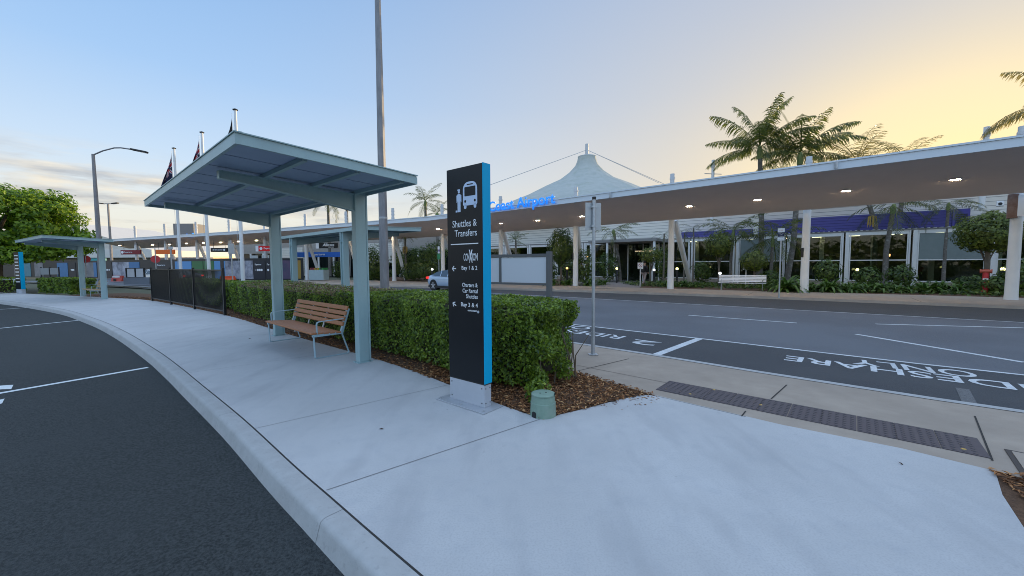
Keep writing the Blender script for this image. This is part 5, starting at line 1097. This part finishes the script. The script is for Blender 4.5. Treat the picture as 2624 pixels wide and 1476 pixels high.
shrub('small_tree', 'leafy young tree with a crooked stem beside the person', 1665, 29.6, (.1, 0, 2.25), (.95, .6, .6), 900, .15, ball_leaf, 55, .05, 'tree')
shrub('topiary_arch', 'dark rounded topiary between the shelter post and the tall lamp post', 957, 45, (0, 0, 1.6), (1.9, 1.6, 2.4), 3800, .2, bush_leaf, 56)
for px, Y, c, rad, lab in ((1062, 41, (0, 0, .9), (1.6, 1.2, 1.0), 'rounded dark shrub in front of the leaning strut left of the car'), (1098, 39, (0, 0, 1.2), (1.5, 1.2, 1.1), 'broad dark shrub just left of the car roof'), (1080, 44, (0, 0, 2.4), (2.2, 1.2, 1.3), 'tall shrub mass under the soffit left of the totem'), (1112, 42, (.2, 0, 2.6), (1.4, 1, 1.6), 'high dark shrub behind the small green sign'), (1022, 43, (0, 0, 1.9), (.8, .8, 1.6), 'upright shrub right of the tall lamp post'),
    (980, 46.5, (0, 0, .6), (1.6, 1, .6), 'low shrub at the foot of the topiary'), (1405, 33, (0, 0, 1.0), (.9, .8, 1.0), 'dark shrub right of the notice board post'), (1500, 31.5, (0, 0, 1.4), (.95, .8, 1.5), 'dark tall shrub just right of the second walkway column'), (1465, 33.5, (0, 0, 1.0), (1, .8, 1.0), 'shadowed shrub behind the second walkway column'), (1560, 36, (0, 0, 1.4), (1.1, .8, 1.4), 'leafy shrub left of the entrance porch post'), (1700, 31.5, (0, 0, 1.6), (.7, .7, 1.4), 'upright shrub behind the third walkway column'),
    (870, 47, (0, 0, 1.1), (.9, .8, 1.1), 'dark shrub to the right of the recycling station'), (2618, 19.3, (0, 0, .9), (.8, .7, .9), 'dark shrub behind the column at the right edge'), (2552, 19.6, (0, 0, .5), (.6, .5, .5), 'leafy shrub between the hydrant and the right edge column'), (2495, 22.0, (0, 0, .45), (.9, .6, .45), 'low broadleaf shrub left of the hydrant'), (1800, 30.5, (0, 0, 1.0), (.8, .7, .9), 'low shrub before the window left of the small bushy tree'), (1975, 26.5, (0, 0, .6), (.8, .6, .6), 'low shrub behind the right end of the white bench'), (2310, 24.6, (0, 0, .75), (.9, .6, .75), 'broad low shrub in front of the second wide window post'), (2225, 24.4, (0, 0, .7), (.8, .6, .7), 'low shrub behind the clumps at the palm trunks'), (2120, 24.4, (0, 0, 1.1), (.75, .6, .8), 'loose feathery shrub right of the fourth walkway column')):
    shrub('shrub', lab, px, Y, c, rad, int(520 * rad[0] * (rad[2] + .5)) + 250, .17 if px > 1300 else .2, bush_leaf, int(px + Y))
def clump(label, px, Y, n, ln, seed, spread=.9, group='strappy plants in the terminal garden'):
    n = int(n * 1.35); ln *= 1.45; b_ = gp(px, Y); root = thing('strap_plant', label, 'plant', b_, 0, group); rr_ = random.Random(seed); Q = []
    for k in range(n):
        az = rr_.uniform(0, 6.3); el = rr_.uniform(.5, 1.4); l_ = ln * rr_.uniform(.6, 1.1); p = Vector((rr_.uniform(-.3, .3) * spread, rr_.uniform(-.2, .2) * spread, 0)); w = Vector((-math.sin(az), math.cos(az), 0)) * .035 * (ln / .8)
        for i in range(5):
            d = Vector((math.cos(az) * math.cos(el), math.sin(az) * math.cos(el), math.sin(el))); q = p + d * l_ / 5; f0, f1 = (.5, 1, 1, .8, .5, .05)[i], (.5, 1, 1, .8, .5, .05)[i + 1]; Q.append([p - w * f0, p + w * f0, q + w * f1, q - w * f1]); p = q; el -= .42
    blade_mesh('foliage', Q, strap_leaf, root)
for i, (px, Y, n, ln, lab) in enumerate(((2012, 22.6, 60, 1.3, 'big strappy clump at the foot of the parking sign'), (2042, 23.2, 44, 1.1, 'strappy clump touching the left side of the fourth walkway column'), (2085, 22.6, 30, .8, 'low strappy clump right of the fourth walkway column'), (2128, 22.2, 52, 1.1, 'bright strappy clump in front of the first glass bay right of the column'),
    (2165, 22.2, 34, .8, 'strappy clump before the first wide window post'), (2192, 21.8, 34, .85, 'strappy clump with broad leaves left of the twin trunks'), (2228, 22.0, 34, .8, 'strappy clump at the foot of the twin trunks'), (2262, 21.6, 34, .9, 'leafy clump just right of the twin trunks'), (2292, 21.4, 30, .8, 'small clump midway to the second wide window post'), (2330, 21.4, 26, .8, 'small clump before the second wide window post'),
    (2378, 21.2, 46, 1.0, 'yellow-green clump left of the slim grey palm'), (2412, 21.0, 36, .9, 'clump at the foot of the slim grey palm'), (2450, 20.8, 36, .9, 'clump between the slim grey palm and the hydrant'), (2540, 20.2, 44, .9, 'tall clump right behind the hydrant'), (1752, 27.4, 36, .8, 'spiky clump at the foot of the leaning strut by the third column'), (1785, 27.2, 30, .7, 'spiky clump left of the white bench'),
    (1712, 28.0, 34, .9, 'narrow tall clump left of the third walkway column'), (1412, 30.6, 46, 1.0, 'agave-like clump right of the notice board'), (1452, 30.4, 40, .8, 'clump at the left foot of the second walkway column'), (1512, 29.6, 50, .9, 'grassy clump right of the second walkway column'), (1545, 31, 34, .8, 'clump at the edge of the entrance path'), (1690, 29.0, 24, .7, 'short clump beside the white bollard light'))):
    clump(lab, px, Y, n, ln, 300 + i)
rg = np.random.default_rng(9); P = []
while len(P) < 5200:
    t = rg.random(); a = Vector(ME[2]).lerp(Vector(ME[5]), t) if rg.random() < .0 else None
    x, y = rg.uniform(9, 27), rg.uniform(16, 33); k = Nm.dot(Vector((x, y)))
    if 28.2 < k < 34 and -x * 0 + 1: P.append((x, y, rg.uniform(.02, .16 + .12 * math.sin(x * 2) ** 2)))
stuff(leaves('ground_cover', P, [(0, 0, 1)] * len(P), .2, bush_leaf, seed=77))
# big leafy tree at the left edge
tr = thing('leafy_tree', 'broad leafy green tree with sunlit top at the left edge', 'tree', (-37.5, 28.6, 0))
mb = MB(); mb.tube([(0, 0, 0), (.1, 0, 1.0), (.0, .2, 2.6)], [.42, .32, .28], 12)
for k in range(9):
    a = 2 * math.pi * k / 9 + .3; mb.tube([(0, .1, 1.8 + .1 * k), (1.5 * math.cos(a), 1.5 * math.sin(a), 3.4 + .12 * k), (3.6 * math.cos(a), 3.6 * math.sin(a), 4.6 + .15 * k)], [.2, .12, .05], 8)
mb.build('trunk', bark_m, tr, smooth=True); rg = np.random.default_rng(5); PP = []; NN = []
for k in range(150):
    v = rg.normal(0, 1, 3); v /= np.linalg.norm(v); v[2] = v[2] * .9 + .05; c = np.array((0, 0, 4.55)) + v * np.array((5.35, 5.35, 3.15)) * rg.uniform(.72, 1.0)
    if c[2] < 2.5: c[2] = 2.5 + rg.random() * .5
    P, Nv = blob_pts(rg, 300, c, np.array((1.05, 1.05, .72)) * rg.uniform(.7, 1.15), .3); PP.append(P); NN.append(Nv * .5 + v)
for (dx_, dy_, dz_) in ((4.6, -1.5, 2.5), (5.0, -.6, 2.7), (4.2, -2.4, 2.4), (5.3, .2, 3.0), (3.6, -3, 2.6), (5.1, -1.4, 3.1), (5.4, 1.2, 3.6)):
    P, Nv = blob_pts(rg, 300, (dx_, dy_, dz_), (.95, .95, .62), .3); PP.append(P); NN.append(Nv + np.array((.5, -.4, .3)))
leaves('crown', np.concatenate(PP), np.concatenate(NN), .27, tree_leaf, tr, seed=8, up=.35, jitter=.5, droop=.3)

rg = np.random.default_rng(31); PP = []; NN = []
for k in range(60):
    a = math.pi + 2.6 * (k / 59) - .0; P, Nv = blob_pts(rg, 190, (85 * math.cos(a) - 10, 75 * math.sin(a) - 5, rg.uniform(3, 5)), (5.5, 5.5, rg.uniform(3.5, 5.5)), .4); PP.append(P); NN.append(Nv)
PP = np.concatenate(PP); PP[:, 2] = np.abs(PP[:, 2])
stuff(leaves('unseen_reflected_wood', PP, np.concatenate(NN), 1.3, bush_leaf, seed=32, aspect=.8))  # unseen treeline behind the viewer, added for the glass panes to reflect

# ------------------------------------------------------------------ cars
def car(name, label, loc, rz, paint_m, mates):
    root = thing(name, label, 'car', loc, rz)      # local +x is the front
    St = [(-2.30, .42, .74, .62, .78), (-2.26, .34, .90, .78, .95), (-2.0, .26, 1.02, .88, 1.08), (-1.55, .22, .98, .91, 1.20), (-1.1, .20, .96, .925, 1.34), (-.5, .20, .95, .93, 1.455), (.1, .20, .94, .93, 1.48), (.6, .20, .93, .93, 1.40), (1.05, .20, .93, .925, 1.13), (1.25, .21, .90, .92, 1.0), (1.7, .24, .84, .90, .90), (2.1, .30, .74, .82, .78), (2.28, .40, .66, .70, .68)]
    mb = MB(); n = 12
    for (x, zb_, zs, w, ztop) in St:
        belt = min(zs, ztop - .01); rw = w * (.70 if ztop > 1.15 else .80); tz_ = max(ztop, belt + .01)
        ring = [(0, zb_), (w * .8, zb_), (w * .97, zb_ + .12), (w, (zb_ + belt) / 2), (w * .97, belt), (rw, tz_ - .03), (0, tz_)]
        pts = ring + [(-y, z) for y, z in ring[-2:0:-1]]
        mb.v += [(x, y, z) for y, z in pts]
    k = 12
    for i in range(len(St) - 1):
        for j in range(k): j2 = (j + 1) % k; mb.f.append((i * k + j, i * k + j2, (i + 1) * k + j2, (i + 1) * k + j))
    mb.f.append(tuple(range(k))[::-1]); mb.f.append(tuple((len(St) - 1) * k + j for j in range(k)))
    b_ = mb.build('body', paint_m, root, smooth=True); s_ = b_.modifiers.new('smooth', 'SUBSURF'); s_.levels = 2; s_.render_levels = 2
    for sd in (-1, 1):
        prof = [(-1.72, 1.03), (-1.15, 1.27), (-.5, 1.385), (.1, 1.40), (.55, 1.33), (.95, 1.02), (0, .98)]
        mb = MB(); vs = []
        for x, z in prof: f = (z - .96) / .5; vs.append((x, sd * (.935 - .265 * f), z))
        mb.add(vs, [tuple(range(len(vs)))]); g_ = mb.build('side_window', mat('car glass', (.05, .075, .10), .06, spec=.7), root)
        for px_ in (-.62, .12): MB().bar((px_, sd * .945, .98), (px_ - .05, sd * .72, 1.40), .06, .02, up=(0, 1, 0)).build('pillar', paint_m, g_)
        for x in (-1.42, 1.42):
            w_ = MB().tube([(x, sd * .72, .345), (x, sd * .925, .345)], .345, 24).build('wheel', mat('tyre', (.012, .012, .013), .8), root)
            mb = MB(); mb.tube([(x, sd * .90, .345), (x, sd * .93, .345)], .255, 20); mb.build('rim', mat('rim dark', (.03, .03, .033), .4), w_)
            mb = MB()
            for q in range(5): a = 2 * math.pi * q / 5 + .3; mb.bar((x, sd * .935, .345), (x + .24 * math.cos(a), sd * .935, .345 + .24 * math.sin(a)), .075, .02, up=(0, 1, 0))
            mb.build('spokes', mat('rim alloy', (.62, .64, .67), .3, metal=.6), w_)
            MB().tube([(x, sd * .60, .36), (x, sd * .922, .36)], .40, 24).build('wheel_arch', dark_p, root)
        MB().box(-1.95, 1.95, sd * .90 - .03, sd * .90 + .03, .20, .34).build('sill', dark_p, root)
        MB().box(-2.29, -2.02, sd * .78 - .10, sd * .78 + .115, .80, .93).build('tail_light', mat('tail light', (.6, .01, .01), .3, emit=((1, .03, .02), 1.2)), root, bevel=.03)
        MB().box(1.95, 2.2, sd * .7 - .12, sd * .7 + .1, .62, .74).build('headlight', mat('headlight', (.8, .82, .85), .15), root, bevel=.03)
    MB().box(-2.31, -2.1, -.6, .6, .30, .46).build('rear_bumper', dark_p, root, bevel=.04)
    return root
silver = mat('car silver blue', (.46, .56, .68), .28, metal=.25, coat=.6)
cr_ = atY(1092, 720, 28.2); cdir = Vector((.76, -.65))
car('hatchback_car', 'silver blue hatchback with red tail lights half hidden by the black totem', (-3.72, 26.75, -.12), math.atan2(-.65, .76), silver, None)
car('parked_car', 'white car partly hidden by the left end of the black fence', (*atY(392, 700, 40).xy, -.12), R(160), mat('car white', (.75, .77, .79), .25, coat=.6), None)
car('parked_car', 'dark grey car seen through the black fence bars', (*atY(455, 700, 37).xy, -.12), R(160), mat('car grey', (.07, .08, .09), .25, coat=.6), None)

# ------------------------------------------------------------------ person
pb = gp(1651, 29.4); pr = thing('person', 'person in a dark jacket and pale trousers with a dark backpack by the entrance path', 'person', pb, R(-60))
def skin(name, V, E, Rr, m, root, lv=1):
    me = bpy.data.meshes.new(name); me.from_pydata(V, E, []); me.materials.append(m); o = link(name, me, root); s_ = o.modifiers.new('skin', 'SKIN'); s_.use_smooth_shade = True
    for i, r_ in enumerate(Rr): me.skin_vertices[0].data[i].radius = r_ if isinstance(r_, tuple) else (r_, r_)
    me.skin_vertices[0].data[0].use_root = True; q = o.modifiers.new('sub', 'SUBSURF'); q.levels = lv; q.render_levels = lv; return o
skin_m = mat('skin', (.42, .26, .19), .55); jac = mat('jacket', (.014, .015, .02), .8); tro = mat('trousers', (.30, .25, .25), .85)
V = [(0, 0, .98), (0, 0, 1.15), (0, .01, 1.36), (0, .02, 1.50), (0, .03, 1.58), (0, .04, 1.68), (0, .03, 1.78), (-.09, 0, .94), (-.10, .13, .52), (-.10, .06, .10), (-.10, .20, .05), (.09, 0, .94), (.10, -.06, .52), (.10, -.30, .14), (.10, -.20, .04), (-.19, .02, 1.44), (-.25, -.06, 1.18), (-.22, .06, .95), (-.22, .10, .85), (.19, .02, 1.44), (.25, .02, 1.18), (.22, .16, .98), (.22, .2, .88)]
E_ = [(0, 1), (1, 2), (2, 3), (3, 4), (4, 5), (5, 6), (0, 7), (7, 8), (8, 9), (9, 10), (0, 11), (11, 12), (12, 13), (13, 14), (2, 15), (15, 16), (16, 17), (17, 18), (2, 19), (19, 20), (20, 21), (21, 22)]
skin('body', V, E_, [(.15, .11), (.145, .10), (.17, .11), .065, .06, .095, .07, .085, .062, .042, .04, .085, .062, .042, .04, .065, .048, .036, .04, .065, .048, .036, .04], skin_m, pr, 2)
skin('jacket', [(0, 0, .93), (0, 0, 1.15), (0, .01, 1.38), (0, .01, 1.48), (-.19, .02, 1.43), (-.25, -.06, 1.18), (-.22, .05, .97), (.19, .02, 1.43), (.25, .02, 1.18), (.22, .15, 1.0)], [(0, 1), (1, 2), (2, 3), (2, 4), (4, 5), (5, 6), (2, 7), (7, 8), (8, 9)], [(.19, .14), (.175, .13), (.20, .14), .08, .085, .066, .055, .085, .066, .055], jac, pr, 2)
skin('trousers', [(0, 0, .97), (-.09, 0, .92), (-.10, .13, .52), (-.10, .06, .12), (.09, 0, .92), (.10, -.06, .52), (.10, -.29, .16)], [(0, 1), (1, 2), (2, 3), (0, 4), (4, 5), (5, 6)], [(.17, .125), .105, .08, .062, .105, .08, .062], tro, pr, 2)
MB().lathe([(.02, -.06), (.085, -.03), (.105, .03), (.09, .09), (.04, .125)], 14, (0, .005, 1.72)).build('hair', mat('hair', (.02, .014, .01), .7), pr, smooth=True)
mb = MB(); mb.box(-.035, -.02, .125, .135, 1.70, 1.712); mb.box(.02, .035, .125, .135, 1.70, 1.712); mb.build('eyes', dark_p, pr)
MB().bar((0, .13, 1.69), (0, .155, 1.66), .025, .03).build('nose', skin_m, pr); MB().box(-.025, .025, .118, .13, 1.625, 1.633).build('mouth', mat('lips', (.3, .12, .1), .6), pr)
bpk = MB().box(-.16, .16, -.33, -.13, 1.0, 1.45).build('backpack', dark_p, None, bevel=.06); bpk.location = pb; bpk.rotation_euler = (0, 0, R(-60)); tag(bpk, 'dark backpack carried by the person at the entrance', 'backpack')
for n_, (sx, fy, fz) in {'shoe': (-.10, .13, 0), 'shoe.001': (.10, -.22, 0)}.items(): MB().box(sx - .05, sx + .05, fy - .09, fy + .17, 0, .09).build('shoe', dark_p, pr, bevel=.03)
# a few fallen leaves on the concrete
for k, (px, py) in enumerate(((978, 1100), (640, 868), (770, 893), (2310, 1190))):
    p = at(px, py); o = leaves('fallen_leaf', [(p.x, p.y, .006)], [(0, 0, 1)], .05, mat('dry leaf', (.06, .035, .02), .8), seed=k, aspect=.35, jitter=.2)
    tag(o, 'single dry brown leaf fallen on the pale concrete footpath', 'leaf', 'dry leaves on the footpath')
